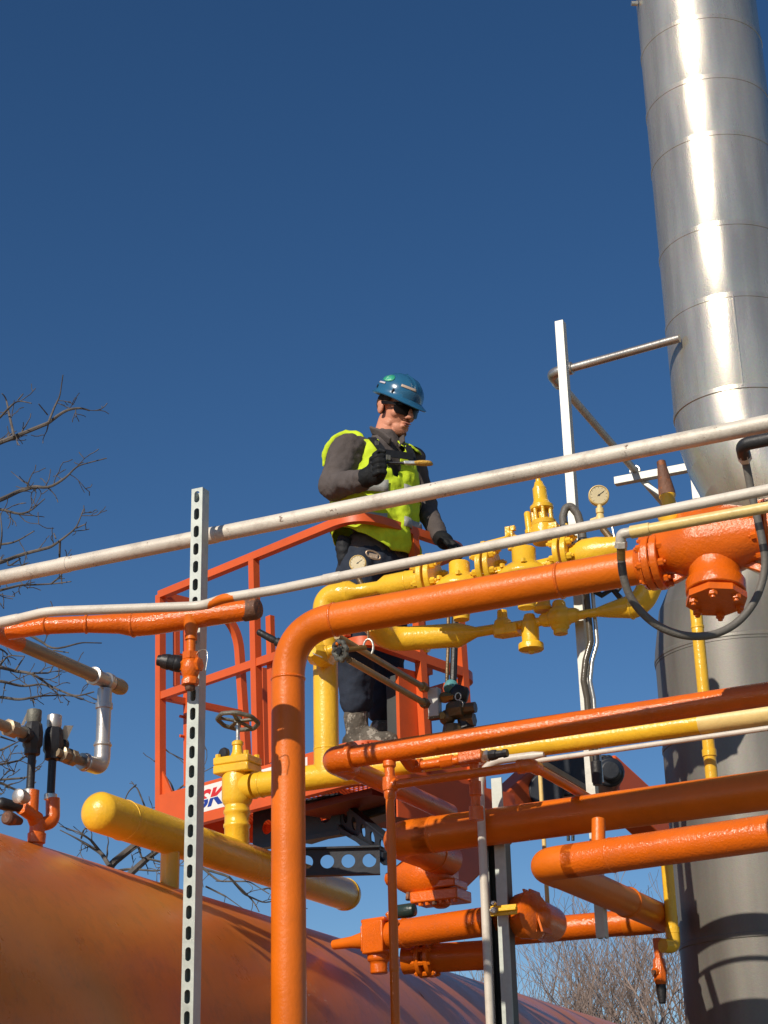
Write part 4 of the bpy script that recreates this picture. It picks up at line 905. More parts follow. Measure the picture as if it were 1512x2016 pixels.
def posts():
    # dark double strut post with white pipe
    p = at(985, 1800, 6.35); top = slide(p, U, py=1640)
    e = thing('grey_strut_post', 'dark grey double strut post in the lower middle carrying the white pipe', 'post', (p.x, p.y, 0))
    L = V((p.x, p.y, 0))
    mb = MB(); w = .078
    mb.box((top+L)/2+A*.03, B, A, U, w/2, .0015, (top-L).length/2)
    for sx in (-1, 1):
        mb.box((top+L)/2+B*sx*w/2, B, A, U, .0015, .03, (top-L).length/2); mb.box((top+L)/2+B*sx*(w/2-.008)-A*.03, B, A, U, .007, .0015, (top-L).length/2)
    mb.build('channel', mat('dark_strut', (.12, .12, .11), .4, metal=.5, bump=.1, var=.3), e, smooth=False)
    t2 = slide(p+B*.024-A*.036, U, py=1532); b2 = V((t2.x, t2.y, 0))
    mb = MB(); mb.box((t2+b2)/2, B, A, U, .0205, .004, (t2-b2).length/2); mb.build('front_channel', STRUT, e)
    q = at(992, 1792, 6.25)
    mb = MB(); mb.box(q, B, A, U, .05, .006, .018); mb.box(q+B*.02-A*.015, B, A, U, .035, .012, .006); mb.build('yellow_clamp', YELLOW, e, bevel=.002)
    mb = MB(); mb.hexn(q-B*.03-A*.01, -A, .012, .02); mb.hexn(q-B*.03-A*.01+U*.025, -A, .009, .02); mb.cyl(q-B*.05-A*.02, q+B*.0-A*.02, .006, 8); mb.build('clamp_bolt', STEEL, e)
    # white pipe
    Yw = 6.18; th = hor((1052, 1499), Yw, [(1036, 1501), (1560, 1427)]); b = at(960, 1900, Yw); up = V((b.x, b.y, th[0].z)); rr = M(8.5, b)
    fr = slide(up, B, px=1052)
    w = thing('white_bent_pipe', 'white pipe with a swan-neck bend rising beside the dark strut post', 'pipe', (b.x, b.y, 0))
    path = fillet([V((b.x, b.y, .5)), up, slide(up, B, px=1050)], .24, 14)
    path += [path[-1]+B*.04]; mb = MB(); mb.tube(path, [rr]*(len(path)-1)+[rr*.6], 24); mb.build('tube', WHITE, w)
    th = hor((1052, 1499), Yw, [(1036, 1501), (1560, 1427)])
    w2 = thing('thin_white_conduit', 'thin white conduit running right just under the yellow main', 'conduit', tuple(th[0]))
    mb = MB(); mb.cyl(th[0], th[1], M(5, th[0]), 18); mb.build('tube', WHITE, w2)
    # tan strut diagonal beside the small elbow
    a = at(1062, 1500, 6.35); d = thing('tan_cross_strut', 'tan strut running back beside the small orange elbow', 'strut', tuple(a))
    mb = MB(); mb.bar(a, slide(a, A, px=1160), .022, .022); mb.build('channel', BROWNP, d)
    # thin yellow verticals
    def vert(name, label, x, y0, y1, Y, rp, mt, ext=[]):
        a = at(x, y0, Y); b_ = slide(a, -U, py=y1); t = thing(name, label, 'pipe', tuple(b_)); mb = MB(); k = M(1, a)
        mb.cyl(a, b_, rp*k, 20); mb.build('tube', mt, t)
        for (py, hw_, hh) in ext:
            q = slide(a, -U, py=py); mb = MB(); mb.lathe(q, -U, [(0, rp*k), (.002, hw_*k), (hh*k, hw_*k), (hh*k+.002, rp*k)], 20); mb.build('coupling', mt, t)
        return a, b_
    vert('thin_yellow_rod', 'very thin yellow upright rod between the dark post and the white strut', 1062, 1500, 1845, 6.6, 4.2, CREAM)
    vert('yellow_gas_drop', 'slim yellow pipe dropping below the strainer in front of the grey duct', 1368, 1180, 1540, 6.0, 12, YELLOW, [(1232, 13, 5), (1475, 14, 14)])
    a, b_ = vert('yellow_lower_drop', 'slim yellow pipe between the lowest orange pipe and its back elbow', 1312, 1690, 1848, 6.96, 12, YELLOW, [(1825, 14, 12)])
    k = M(1, b_); t = thing('yellow_end_elbow', 'small yellow elbow at the foot of the lowest yellow drop', 'elbow', tuple(b_))
    mb = MB(); mb.tube(fillet([b_+U*.02, b_-U*.03, b_-U*.03-A*.05-B*.03], .03), 14*k, 20); mb.build('elbow', YELLOW, t)
    # black conduit clipped to the white strut
    Yb = 6.45; c = thing('wavy_black_conduit', 'glossy dark flexible conduit strapped to the plain white strut', 'conduit', tuple(at(1152, 1400, Yb)))
    xs = [(1152, 1140), (1156, 1190), (1160, 1230), (1163, 1265), (1153, 1300), (1149, 1340), (1156, 1375), (1159, 1420), (1166, 1480), (1172, 1540)]
    P = [at(x, y, Yb-.03) for x, y in xs]
    mb = MB(); mb.tube(fillet(P, [.06]*8), .013, 14); mb.build('tube', mat('dark_gloss_conduit', (.09, .075, .05), .22, bump=.1), c, sharp=60)
    mb = MB(); mb.tube(fillet([p_+B*.02+A*.02 for p_ in P], [.06]*8), .008, 10); mb.build('side_tube', STEEL, c, sharp=60)
    mb = MB(); q = at(1175, 1520, Yb-.06); mb.lathe(q, U, [(-.05, .018), (0, .02), (.04, .02), (.045, .012), (.1, .012)], 12); mb.build('gland', BLACK, c)
posts()

# ------------------------------------------------------------------ boom lift
def lift():
    N0 = at(706, 1012, 7.15); zt = N0.z
    Lc = atz(316, 1172, zt); l1 = (Lc-N0); LL = l1.length; l1.normalize()
    l2 = V((-l1.y, l1.x, 0)); l2 = l2 if l2.y > 0 else -l2
    zf = zt-1.01
    e = thing('lift_basket', 'red-orange aerial work platform basket holding the worker, seen from below', 'work platform', (N0.x, N0.y, zf))
    WW = .72; w = .038
    def P(a, b, z): return V((N0.x+(zt-z)*.026, N0.y, z))+l1*a+l2*b
    R = .16
    def rr(z, a0=0, a1=None, b1=WW, rad=R):
        a1 = LL if a1 is None else a1
        return fillet([P(a1, 0, z), P(a0, 0, z), P(a0, b1, z), P(a0+.35, b1, z)], [rad, rad*.8], 10)
    zz = [zt, zf+.62]
    mb = MB(); mb.rbar(rr(zt), w, w); mb.build('top_rail', LIFT, e)
    mb = MB(); mb.rbar([P(LL, 0, zf+.48), P(.10, 0, zf+.48)], w*.8, w); mb.build('mid_rail', LIFT, e)
    mb = MB(); mb.rbar(fillet([P(.16, 0, zf+.42), P(0, 0, zf+.42), P(0, WW, zf+.375), P(.3, WW, zf+.375)], [.12, .12], 10), w, w*1.1); mb.build('mid_rail', LIFT, e)
    mb = MB(); mb.rbar([P(0.3, WW, zf+.48), P(LL-.62, WW, zf+.48)], w*.8, w*.8); mb.build('mid_rail', LIFT, e)
    # left short side: rail running in and hooping down beside the gate
    mb = MB(); mb.rbar(fillet([P(LL, 0, zt), P(LL, .50, zt), P(LL, .56, zf+.02)], [.22], 10), w, w, up=l1); mb.build('end_rail', LIFT, e)
    mb = MB(); mb.rbar([P(LL, 0, zf+.48), P(LL, .54, zf+.48)], w*.8, w*.8); mb.build('end_mid_rail', LIFT, e)
    # gate hoop at the back
    ga = LL-.62
    gq = (slide(P(LL, WW, zt), -l1, px=567)-P(0, WW, zt)).dot(l1)
    mb = MB(); mb.rbar(fillet([P(gq, WW, zf), P(gq, WW, zt-.05), P(gq-.3, WW, zt-.05)], [.16], 10), w, w, up=l2); mb.build('gate_hoop', LIFT, e)
    for k, (a, b) in enumerate([(LL, 0), (LL*.50, 0), (0, .345), (0, WW-.1), (.35, WW), (LL, WW-.05)]):
        mb = MB(); q = P(a, b, zf-.12)
        mb.bar(q, P(a, b, zt if k != 5 else zf+.75), w, w, up=l1); mb.build('post', LIFT, e)
    mb = MB(); q = P(LL*.47-.03, .03, zf); mb.bar(q, P(LL*.47-.03, .03, zt-.31), w*.7, w*.9, up=l1); mb.build('gate_post', LIFT, e)
    # hinge post pair on the far short side
    mb = MB(); mb.bar(P(LL, .10, zf+.55), P(LL, .10, zt-.12), .03, .02, up=l1); mb.bar(P(LL-.01, .16, zf+.05), P(LL-.01, .16, zt-.02), .03, .03, up=l1)
    for z in (.3, .4, .62, .72, .86, .95): mb.cyl(P(LL, .12, zf+z), P(LL, .15, zf+z), .008, 8)
    mb.build('gate_hinge', LIFT, e)
    # toe boards and floor
    th = .16
    mb = MB(); pth = fillet([P(LL, -.015, zf)-U*zf, P(0, -.015, zf)-U*zf, P(0, WW, zf)-U*zf], [R], 12)
    mb.rbar([q+U*(zf-.10) for q in pth], .012, th); mb.build('toe_board', LIFT, e)
    mb = MB(); mb.rbar([q+U*(zf-.195) for q in pth], .04, .035); mb.build('bottom_frame', LIFT, e)
    mb = MB(); mb.bar(P(LL, 0, zf-.1), P(LL, WW, zf-.1), .012, th); mb.bar(P(LL, WW, zf-.1), P(0, WW, zf-.1), .012, th); mb.build('back_toe_board', LIFT, e)
    # triangular corner gusset
    mb = MB(); j = len(mb.v); mb.v += [P(LL, -.004, zf-.03), P(LL, -.004, zf+.13), P(LL-.10, -.004, zf-.03), P(LL, .008, zf-.03), P(LL, .008, zf+.13), P(LL-.10, .008, zf-.03)]
    for f in ((0, 1, 2), (5, 4, 3), (0, 3, 4, 1), (1, 4, 5, 2), (2, 5, 3, 0)): mb.face(f)
    mb.build('corner_gusset', LIFT, e, smooth=False)
    # expanded-metal floor: strips both ways
    mb = MB(); n = 46
    for i in range(n):
        a = (i+.5)/n*LL; mb.box(P(a, WW/2, zf-.035), l2, l1, U, WW/2, .0035, .002)
    for i in range(24):
        b = (i+.5)/24*WW; mb.box(P(LL/2, b, zf-.039), l1, l2, U, LL/2, .004, .002)
    mb.build('mesh_floor', LIFT, e, smooth=False)
    mb = MB()
    for a in (.03, LL*.5, LL-.03): mb.bar(P(a, 0, zf-.065), P(a, WW, zf-.065), .04, .04)
    mb.build('floor_beam', LIFT, e)
    # decal
    mb = MB(); a1 = (slide(P(LL, 0, zf-.1), -l1, px=388)-P(0, 0, zf-.1)).dot(l1); a0 = (slide(P(LL, 0, zf-.1), -l1, px=613)-P(0, 0, zf-.1)).dot(l1); mb.box(P((a0+a1)/2, -.0225, zf-.098), l1, l2, U, (a1-a0)/2, .0008, .062)
    dc = mb.build('decal', mat('white_vinyl', (.80, .78, .74), .35, bump=0), e, smooth=False)
    def word(txt, lo, hi, mt, nm):
        cu = bpy.data.curves.new(nm, 'FONT'); cu.body = txt; cu.size = .118; cu.shear = .35; cu.offset = .004; cu.extrude = .0006; cu.space_character = 1.02; cu.resolution_u = 4
        ob = bpy.data.objects.new(nm, cu); COL.objects.link(ob)
        dg = bpy.context.evaluated_depsgraph_get(); me = bpy.data.meshes.new_from_object(ob.evaluated_get(dg)); bpy.data.objects.remove(ob)
        import bmesh
        bm = bmesh.new(); bm.from_mesh(me); 
        bmesh.ops.bisect_plane(bm, geom=bm.verts[:]+bm.edges[:]+bm.faces[:], plane_co=(0, lo, 0), plane_no=(0, -1, 0), clear_outer=True)
        bmesh.ops.bisect_plane(bm, geom=bm.verts[:]+bm.edges[:]+bm.faces[:], plane_co=(0, hi, 0), plane_no=(0, 1, 0), clear_outer=True)
        xs = [v.co.x for v in bm.verts]; x0 = min(xs) if nm == 'red_lettering' else word.x0; word.x0 = x0; x1 = max(xs); word.w = getattr(word, 'w', x1-x0)
        og = P((slide(P(LL, 0, zf-.1), -l1, px=403)-P(0, 0, zf-.1)).dot(l1), -.0245, zf-.138); sc = (a1-a0-.08)/word.w*.92
        for v in bm.verts:
            q = og-l1*((v.co.x-x0)*sc)+U*(v.co.y*.95)-l2*v.co.z; v.co = q-V(e['_o'])
        bm.to_mesh(me); bm.free(); me.materials.append(mt); o = bpy.data.objects.new(nm, me); COL.objects.link(o); o.parent = dc
    word('SKYJACK', .041, .2, mat('decal_red', (.62, .03, .03), .35, bump=0), 'red_lettering')
    word('SKYJACK', -.02, .036, mat('decal_blue', (.02, .05, .30), .35, bump=0), 'blue_lettering')
    # control panel post at right
    mb = MB(); mb.box(P(.03, .275, zf+.17), l2, l1, U, .060, .01, .17); mb.build('side_panel', LIFT, e)
    mb = MB(); q = P(.10, .31, zf+.17); mb.box(q, l2, l1, U, .05, .05, .16); mb.build('grey_tool_box', mat('grey_plastic_box', (.07, .075, .075), .5), e, bevel=.008)
    # perforated black support frame below
    def plate(a, b, h, t, nh, rh, nm):
        L = (b-a).length; d = (b-a).normalized(); nrm = d.cross(U).normalized(); mb = MB(); c = L/nh
        for i in range(nh):
            N = 24; o, inn = [], []
            for k in range(N):
                tt = 2*math.pi*k/N; cx, sy = math.cos(tt), math.sin(tt); m_ = max(abs(cx), abs(sy))
                o.append((c*(i+.5)+cx/m_*c/2, sy/m_*h/2)); inn.append((c*(i+.5)+cx*rh, sy*rh))
            for sgn in (0, 1):
                j = len(mb.v)
                for x, y in o+inn: mb.v.append(a+d*x+U*y+nrm*(t*sgn))
                for k in range(N): mb.face((j+k, j+(k+1) % N, j+N+(k+1) % N, j+N+k))
            j2 = j-2*N
            for k in range(N): mb.face((j2+N+k, j2+N+(k+1) % N, j+N+(k+1) % N, j+N+k)); 
        for y in (-h/2, h/2): mb.box((a+b)/2+U*(y)+nrm*t/2, d, nrm, U, L/2, .02, .004)
        return mb.build(nm, BLACKM, s, smooth=False)
    s = thing('lift_support_frame', 'black perforated steel frame under the lift basket', 'frame', tuple(P(.4, .3, zf-.3)))
    zb = zf-.12
    # front plate, facing camera, lowest
    c1 = at(596, 1698, 7.25); c2 = slide(c1, V((1, -.02, 0)), px=765)
    plate(slide(c1, V((1, -.02, 0)), px=541), slide(c1, V((1, -.02, 0)), px=748), M(52, c1), .008, 5, M(13.5, c1), 'perforated_plate')
    c3 = at(668, 1600, 7.6)
    k = M(1, c3)
    plate(at(500, 1634, 8.0), at(672, 1600, 7.7), 74*k, .008, 3, 15*k, 'perforated_plate')
    plate(at(674, 1600, 7.7), c2+U*.04, 52*k, .008, 5, 13*k, 'side_perforated_plate')
    mb = MB(); mb.bar(at(674, 1632, 7.7), c2+U*.02, .05, .02); mb.bar(at(490, 1672, 8.0), at(676, 1640, 7.68), .05, .02); mb.build('angle_bar', BLACKM, s)
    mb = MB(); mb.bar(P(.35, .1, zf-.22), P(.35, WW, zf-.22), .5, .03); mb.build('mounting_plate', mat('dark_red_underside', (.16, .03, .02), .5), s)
    mb = MB(); mb.bar(P(.2, .35, zf-.24), P(.9, .4, zf-.26), .12, .06); mb.build('rotator_block', BLACKM, s, bevel=.01)
    # rear footboard / red side of jib
    j = thing('lift_boom', 'red-orange lift boom arm running down behind the pipes to the right', 'boom', tuple(at(1050, 1600, 8.2)))
    a = at(850, 1740, 7.9); b = at(1075, 1528, 8.6)
    mb = MB(); mb.bar(a, b, .12, .22, up=U); mb.build('jib_arm', LIFT, j, bevel=.01)
    mb = MB(); mb.bar(at(1180, 1522, 8.7), at(1420, 1740, 9.4), .16, .2); mb.build('main_boom', LIFT, j, bevel=.01)
    mb = MB(); mb.box(at(1125, 1535, 8.6), V((1, 0, .1)), V((0, 1, 0)), U, .14, .10, .10); mb.lathe(at(1195, 1530, 8.4), V((0, -1, 0)), [(-.1, .075), (.12, .075), (.13, .05), (.16, .05)], 20); mb.lathe(at(1072, 1565, 8.5), V((0, -1, 0)), [(-.1, .09), (.12, .09)], 20); mb.build('knuckle', BLACKM, j, bevel=.01)
    mb = MB(); mb.bar(at(1110, 1618, 8.4), at(1215, 1592, 8.5), .08, .05); mb.build('link_bar', BLACKM, j)
    for i in range(2):
        x = 1180+i*9; mb = MB(); mb.tube(fillet([at(x, 1520, 8.4), at(x-4, 1495, 8.4), at(x+14, 1488, 8.4), at(x+16, 1510, 8.4), at(x+2, 1530, 8.4)], .04), .011, 10); mb.build('hydraulic_hose', BLACK, j)
        mb = MB(); mb.tube([at(1118+i*10, 1600, 8.3), at(1119+i*9, 1655, 8.3)], .008, 8); mb.build('hydraulic_hose', BLACK, j)
    p = thing('lift_side_panel', 'faded red panel at the right underside of the basket', 'panel', tuple(at(870, 1560, 7.6)))
    mb = MB(); a = P(-.03, .12, zf-.25); b = P(-.03, WW+.15, zf-.25); mb.bar(a, b, .01, .20); mb.build('panel', LIFT, p)
    return P, zf, zt, LL, l1, l2
LP, ZF, ZT, LLEN, l1v, l2v = lift()

# ------------------------------------------------------------------ worker
def cloth(name, rgb, rough=.85, bump=.5, scale=22, var=.15, spots=None, sheen=0):
    m = mat(name, rgb, rough, bump=bump, scale=scale, var=var, spots=spots, spotamt=.7, spec=.2, big=8); return m
def remesh(o, vs=.008, sm=4, disp=0, size=.06, strength=.01):
    r = o.modifiers.new('remesh', 'REMESH'); r.mode = 'VOXEL'; r.voxel_size = vs; r.use_smooth_shade = True
    s = o.modifiers.new('smooth', 'SMOOTH'); s.iterations = sm; s.factor = .5
    if disp:
        t = bpy.data.textures.new(o.name+'_folds', 'CLOUDS'); t.noise_scale = size; t.noise_depth = 2
        d = o.modifiers.new('folds', 'DISPLACE'); d.texture = t; d.strength = strength; d.mid_level = .5; d.texture_coords = 'LOCAL'
def worker():
    YM = 7.45
    fz = ZF-.031
    q = lambda x, y, d=0: at(x, y, YM+d)
    base = at(720, 1440, YM); 
    e = thing('person', 'worker in blue hard hat, dark glasses and yellow safety vest, holding a paint brush', 'person', tuple(V((base.x, base.y, fz))))
    k = M(1, q(745, 950))
    Fv = V((.50, -.865, 0)).normalized(); Rv = V((Fv.y, -Fv.x, 0))      # his front, his right-hand side
    SKIN = mat('skin', (.60, .255, .155), .5, bump=.12, scale=120, var=.08, spec=.35)
    SHIRT = cloth('grey_brown_shirt', (.095, .080, .076), scale=30); JEAN = cloth('dark_navy_trousers', (.028, .036, .055), scale=30)
    VEST = cloth('hi_vis_yellow_mesh', (.56, .72, .03), .7, bump=.35, scale=40, var=.08); SILV = mat('reflective_tape', (.34, .34, .31), .4, bump=.3)
    GLOVE = cloth('black_glove_knit', (.012, .013, .014), .6, bump=.4, scale=60); BOOT = cloth('muddy_grey_boot', (.12, .105, .085), .75, bump=.7, scale=60, var=.5, spots=(.34, .31, .26)); BOOT.node_tree.nodes['Color Ramp.001'].color_ramp.elements[0].position = .56; BOOT.node_tree.nodes['Color Ramp.001'].color_ramp.elements[1].position = .60
    STRAP = cloth('black_webbing', (.02, .022, .026), .6)
    # joints
    pel = q(738, 1105); chest = q(744, 955); neck = q(758, 860)
    shR = q(685, 889, -.13); shL = q(808, 906, .10)
    elR = q(656, 958, -.17); wrR = q(716, 944, -.42)
    elL = q(838, 1000, .14); wrL = q(866, 1058, -.02)
    hd = q(780, 808); hs = 1.10
    # head
    fh = (V((.62, -.70, -.36))).normalized(); rh = fh.cross(U).normalized(); rh = (rh*.985 + U*-.0).normalized()
    rh = fh.cross(U).normalized(); uh = rh.cross(fh).normalized(); lh = rh   # rh points to the image left/near side of him? (his right)
    if rh.x > 0: rh = -rh
    uh = (U - fh*U.dot(fh)).normalized()
    H = lambda r, f, u: hd + (rh*r + fh*f + uh*u)*hs
    ax = (rh, fh, uh)
    mb = MB()
    mb.ball(H(0, -.012, .035), (.076, .096, .085), ax, 24); mb.ball(H(0, .022, -.02), (.064, .070, .082), ax, 24)
    mb.ball(H(0, .040, -.078), (.046, .048, .040), ax, 20); mb.ball(H(0, .062, -.098), (.026, .024, .022), ax, 16)   # jaw, chin
    for s_ in (1, -1):
        mb.ball(H(.040*s_, .052, -.022), (.026, .024, .024), ax, 14); mb.ball(H(.048*s_, .012, -.070), (.020, .040, .026), ax, 14)
        mb.ball(H(.078*s_, -.012, -.006), (.010, .021, .033), ax, 14); mb.ball(H(.082*s_, -.018, .008), (.008, .018, .018), ax, 12)
        mb.ball(H(.012*s_, .094, -.034), (.009, .012, .009), ax, 10)
    mb.caps_(H(0, .082, .022), H(0, .108, -.026), .011, .015, 12)
    mb.ball(H(0, .086, -.056), (.024, .014, .008), ax, 12); mb.ball(H(0, .083, -.071), (.021, .014, .009), ax, 12)
    mb.caps_(H(0, -.03, -.05), neck-U*.02, .055, .062, 20); mb.caps_(neck-U*.02, neck-U*.08, .062, .075, 20)
    body = mb.build('body', SKIN, e); remesh(body, .0045, 3)
    # wrists, part of the same skin body
    # lips, brows, stubble as children of body
    mb = MB(); mb.ball(H(0, .0985, -.0575), (.022, .006, .0045), ax, 12); mb.ball(H(0, .0955, -.0665), (.018, .006, .0045), ax, 12); mb.build('lips', mat('lips', (.42, .16, .13), .5, bump=.1), body)
    mb = MB(); mb.ball(H(0, .058, -.102), (.034, .036, .020), ax, 20); mb.ball(H(0, .0865, -.046), (.026, .013, .006), ax, 12)
    hr = mb.build('goatee', cloth('stubble', (.24, .10, .055), .9, bump=.9, scale=200), body); remesh(hr, .0045, 2)
    mb = MB(); mb.ball(H(0, -.030, .028), (.079, .085, .078), ax, 24)
    for s_ in (1, -1): mb.ball(H(.074*s_, .012, .03), (.006, .024, .026), ax, 12)
    mb.build('hair', cloth('short_brown_hair', (.06, .035, .022), .8, bump=.8, scale=160), body)
    # glasses
    g = thing_part = MB()
    for s_ in (1, -1):
        ring = []
        mbp = g; c = H(.034*s_, .088, .004)
        pts = []
        for t in range(20):
            a = 2*math.pi*t/20; cx, sy = math.cos(a), math.sin(a); sx = abs(cx)**.7*(1 if cx > 0 else -1); sz = abs(sy)**.7*(1 if sy > 0 else -1)
            u_ = .033*sx; z_ = .027*sz; bend = -(abs(.034*s_+u_)**2)*7.5
            pts.append((.034*s_+u_, .103+bend, .0+z_))
        j = len(g.v)
        for p in pts: g.v.append(H(p[0], p[1], p[2]))
        for p in pts: g.v.append(H(p[0], p[1]-.006, p[2]))
        g.v.append(H(.034*s_, .107-.034**2*7.5, .004)); g.v.append(H(.034*s_, .10-.034**2*7.5, .004))
        for t in range(20):
            t2 = (t+1) % 20; g.face((j+t, j+t2, j+20+t2, j+20+t)); g.face((j+t, j+40, j+t2)); g.face((j+20+t, j+20+t2, j+41))
    g.bar(H(-.008, .103, .012), H(.008, .103, .012), .008, .006, up=uh)
    for s_ in (1, -1): g.rbar([H(.064*s_, .072, .014), H(.080*s_, .045, .014), H(.083*s_, -.01, .014)], .005, .014, up=uh)
    g.rbar([H(-.066, .060, .017), H(-.045, .092, .020), H(0, .108, .021), H(.045, .092, .020), H(.066, .060, .017)], .006, .014, up=uh)
    g.build('sunglasses', mat('dark_lens', (.008, .006, .006), .35, bump=0, spec=.15), e)
    # helmet
    hc = H(0, -.004, .052); up2 = (uh*.985+fh*.17-rh*.05).normalized(); f2 = (fh-up2*fh.dot(up2)).normalized(); r2 = (rh-up2*rh.dot(up2)-f2*rh.dot(f2)).normalized()
    mb = MB(); n = 56; prev = None
    prof = [(0, 1.0), (.15, 1.0), (.34, .975), (.52, .90), (.68, .79), (.81, .64), (.90, .48), (.965, .30), (1.0, .10)]
    def hp(a, s, h, out=0.0):
        rx = .114*s+out; ry = .132*s+out
        return hc+r2*(rx*math.cos(a))+f2*(ry*math.sin(a))+up2*(h)
    rings = [[], []]
    for hh, s in [(-.010, 1.07), (-.006, 1.10), (.0, 1.04)]+[(.008+p*.110, s*.985) for p, s in prof]:
        j = len(mb.v)
        for i in range(n):
            a = 2*math.pi*i/n; o = 0; h2 = hh
            fr = max(0, math.sin(a))
            if hh < .005: o = (.040*fr**3) * (1 if hh < .004 else .3); h2 = hh - .014*fr**3
            # crown ridges running front to back
            rid = 0
            if hh > .06:
                xx = math.cos(a)*s
                for c_ in (-.28, 0, .28): rid += .005*math.exp(-((xx-c_)/.07)**2)
            mb.v.append(hp(a, s, h2+rid, o+rid*.4))
        if prev is not None: mb.bridge(prev, j, n)
        prev = j
    j = len(mb.v); mb.v.append(hc+up2*.130)
    for i in range(n): mb.face((prev+i, prev+(i+1) % n, j))
    # inner shell closing the underside
    j0 = len(mb.v)
    for i in range(n):
        mb.v.append(hp(2*math.pi*i/n, .90, .0))
    mb.bridge(j0, 0, n)
    BLUEH = mat('blue_hard_hat_plastic', (.025, .125, .24), .22, bump=.05, scale=40, var=.12, spec=.6, dirt=.15)
    he = mb.build('hard_hat', BLUEH, e, sharp=60)
    def patch(a0, a1, h0, h1, nm, mt, rnd=False, parent=he):
        m2 = MB(); N = 12; sfun = lambda h: __import__('numpy').interp(h, [p[0] for p in prof], [p[1] for p in prof])*.985
        if rnd:
            ca, ch = (a0+a1)/2, (h0+h1)/2; j = len(m2.v); m2.v.append(hp(ca, sfun(ch), .008+ch*.110+.0, .0035))
            for i in range(20):
                t = 2*math.pi*i/20; a = ca+(a1-a0)/2*math.cos(t); h = ch+(h1-h0)/2*math.sin(t); m2.v.append(hp(a, sfun(h), .008+h*.110, .0035))
            for i in range(20): m2.face((j, j+1+i, j+1+(i+1) % 20))
        else:
            for i in range(N+1):
                a = a0+(a1-a0)*i/N
                for k_ in range(4):
                    h = h0+(h1-h0)*k_/3; m2.v.append(hp(a, sfun(h), .008+h*.110, .0032))
            for i in range(N):
                for k_ in range(3): m2.face((i*4+k_, i*4+k_+1, i*4+5+k_, i*4+4+k_))
        o = m2.build(nm, mt, parent); sd = o.modifiers.new('thick', 'SOLIDIFY'); sd.thickness = .001; sd.offset = 0
    GRN = mat('green_sticker', (.05, .42, .25), .4, bump=.0, spots=(.4, .7, .5), spotamt=.55); 
    # angles: 0 = his right (near side), pi/2 = front
    patch(-.34, .34, .44, .80, 'round_sticker', GRN, True)
    patch(-.36, .06, .30, .38, 'white_label', mat('white_label', (.6, .55, .6), .5, bump=0))
    patch(.78, 1.50, .42, .53, 'name_strip', mat('tan_tape', (.55, .42, .32), .5, bump=0))
    m2 = MB(); m2.bar(hp(.56, .985, .032, .003), hp(.52, .985, .012, .003), .008, .003, up=r2); m2.bar(hp(-.35, .985, .030, .003), hp(-.38, .985, .014, .003), .006, .003, up=r2); m2.build('vent_slot', BLACK, he)
    # torso shirt + sleeves
    mb = MB(); T = lambda r, f, c: c+Rv*r+Fv*f
    axb = (Rv, Fv, U)
    mb.ball(chest+U*.06, (.190, .125, .17), axb, 24); mb.ball(chest-U*.12, (.170, .125, .17), axb, 24); mb.ball(pel+U*.03, (.17, .125, .12), axb, 24)
    mb.caps_(shR, shL, .080, .074, 20); mb.caps_(neck-U*.06, neck-U*.015, .085, .068, 20)
    mb.caps_(shR, elR, .088, .070, 20); mb.caps_(elR, wrR, .066, .047, 20); mb.caps_(shL, elL, .070, .058, 20); mb.caps_(elL, wrL, .054, .038, 20)
    sh = mb.build('shirt', SHIRT, e); remesh(sh, .009, 5, True, .055, .020)
    mb = MB()
    for s_ in (1, -1):
        mb.rbar([neck+U*.035-Fv*.07+Rv*.02*s_, neck+U*.02+Rv*.072*s_, neck-U*.02+Fv*.06+Rv*.055*s_, neck-U*.075+Fv*.105+Rv*.03*s_], .014, .045, up=(Rv*s_*.5+U).normalized())
    cl = mb.build('collar', SHIRT, sh); remesh(cl, .007, 2)
    # trousers
    hipR = pel+Rv*.085-U*.02; hipL = pel-Rv*.085-U*.02
    ankR = q(703, 1402, -.06); ankL = q(752, 1412, .18); knR = q(700, 1262, -.12); knL = q(765, 1270, .12)
    mb = MB(); mb.ball(pel+U*.0, (.172, .128, .12), axb, 24)
    mb.caps_(hipR, knR, .105, .086, 20); mb.caps_(knR, ankR+U*.05, .086, .078, 20); mb.caps_(hipL, knL, .10, .084, 20); mb.caps_(knL, ankL+U*.05, .084, .076, 20)
    mb.ball(ankR+U*.05-Fv*.0, (.082, .086, .045), axb, 16); mb.ball(ankL+U*.05, (.078, .080, .045), axb, 16)
    tr = mb.build('trousers', JEAN, e); remesh(tr, .010, 4, True, .09, .034)
    # boots pointing to the image right
    for an, nm in ((ankR, 'boot'), (ankL, 'boot')):
        fd = V((.93, -.30, 0)).normalized() if an is ankR else V((.6, -.8, 0)); sd = V((fd.y, -fd.x, 0)); gz = fz+.0
        g0 = V((an.x, an.y, gz)); mb = MB(); axf = (sd, fd, U)
        mb.caps_(g0-fd*.025+U*.052, g0+fd*.13+U*.045, .046, .044, 18); mb.ball(g0+fd*.13+U*.046, (.049, .062, .040), axf, 18); mb.caps_(g0+fd*.0+U*.06, g0+fd*.06+U*.075, .05, .042, 18); mb.caps_(g0+U*.07, g0-fd*.005+U*.17, .05, .056, 18)
        b = mb.build(nm, BOOT, e); remesh(b, .006, 2, True, .03, .006)
        mb = MB()
        ring = []
        for i in range(28):
            t = 2*math.pi*i/28; L = .125 if math.cos(t) > 0 else .105; ring.append(g0+fd*(.065+L*1.12*math.cos(t))+sd*(.048*math.sin(t)*(1+.06*math.cos(t)))+U*.008)
        j = len(mb.v); mb.v += [p-U*.008 for p in ring]; j2 = len(mb.v); mb.v += [p+U*.018 for p in ring]; mb.bridge(j, j2, 28); mb.face(list(range(j, j+28))[::-1]); mb.face(range(j2, j2+28))
        mb.build('sole', BOOT, b)
        mb = MB()
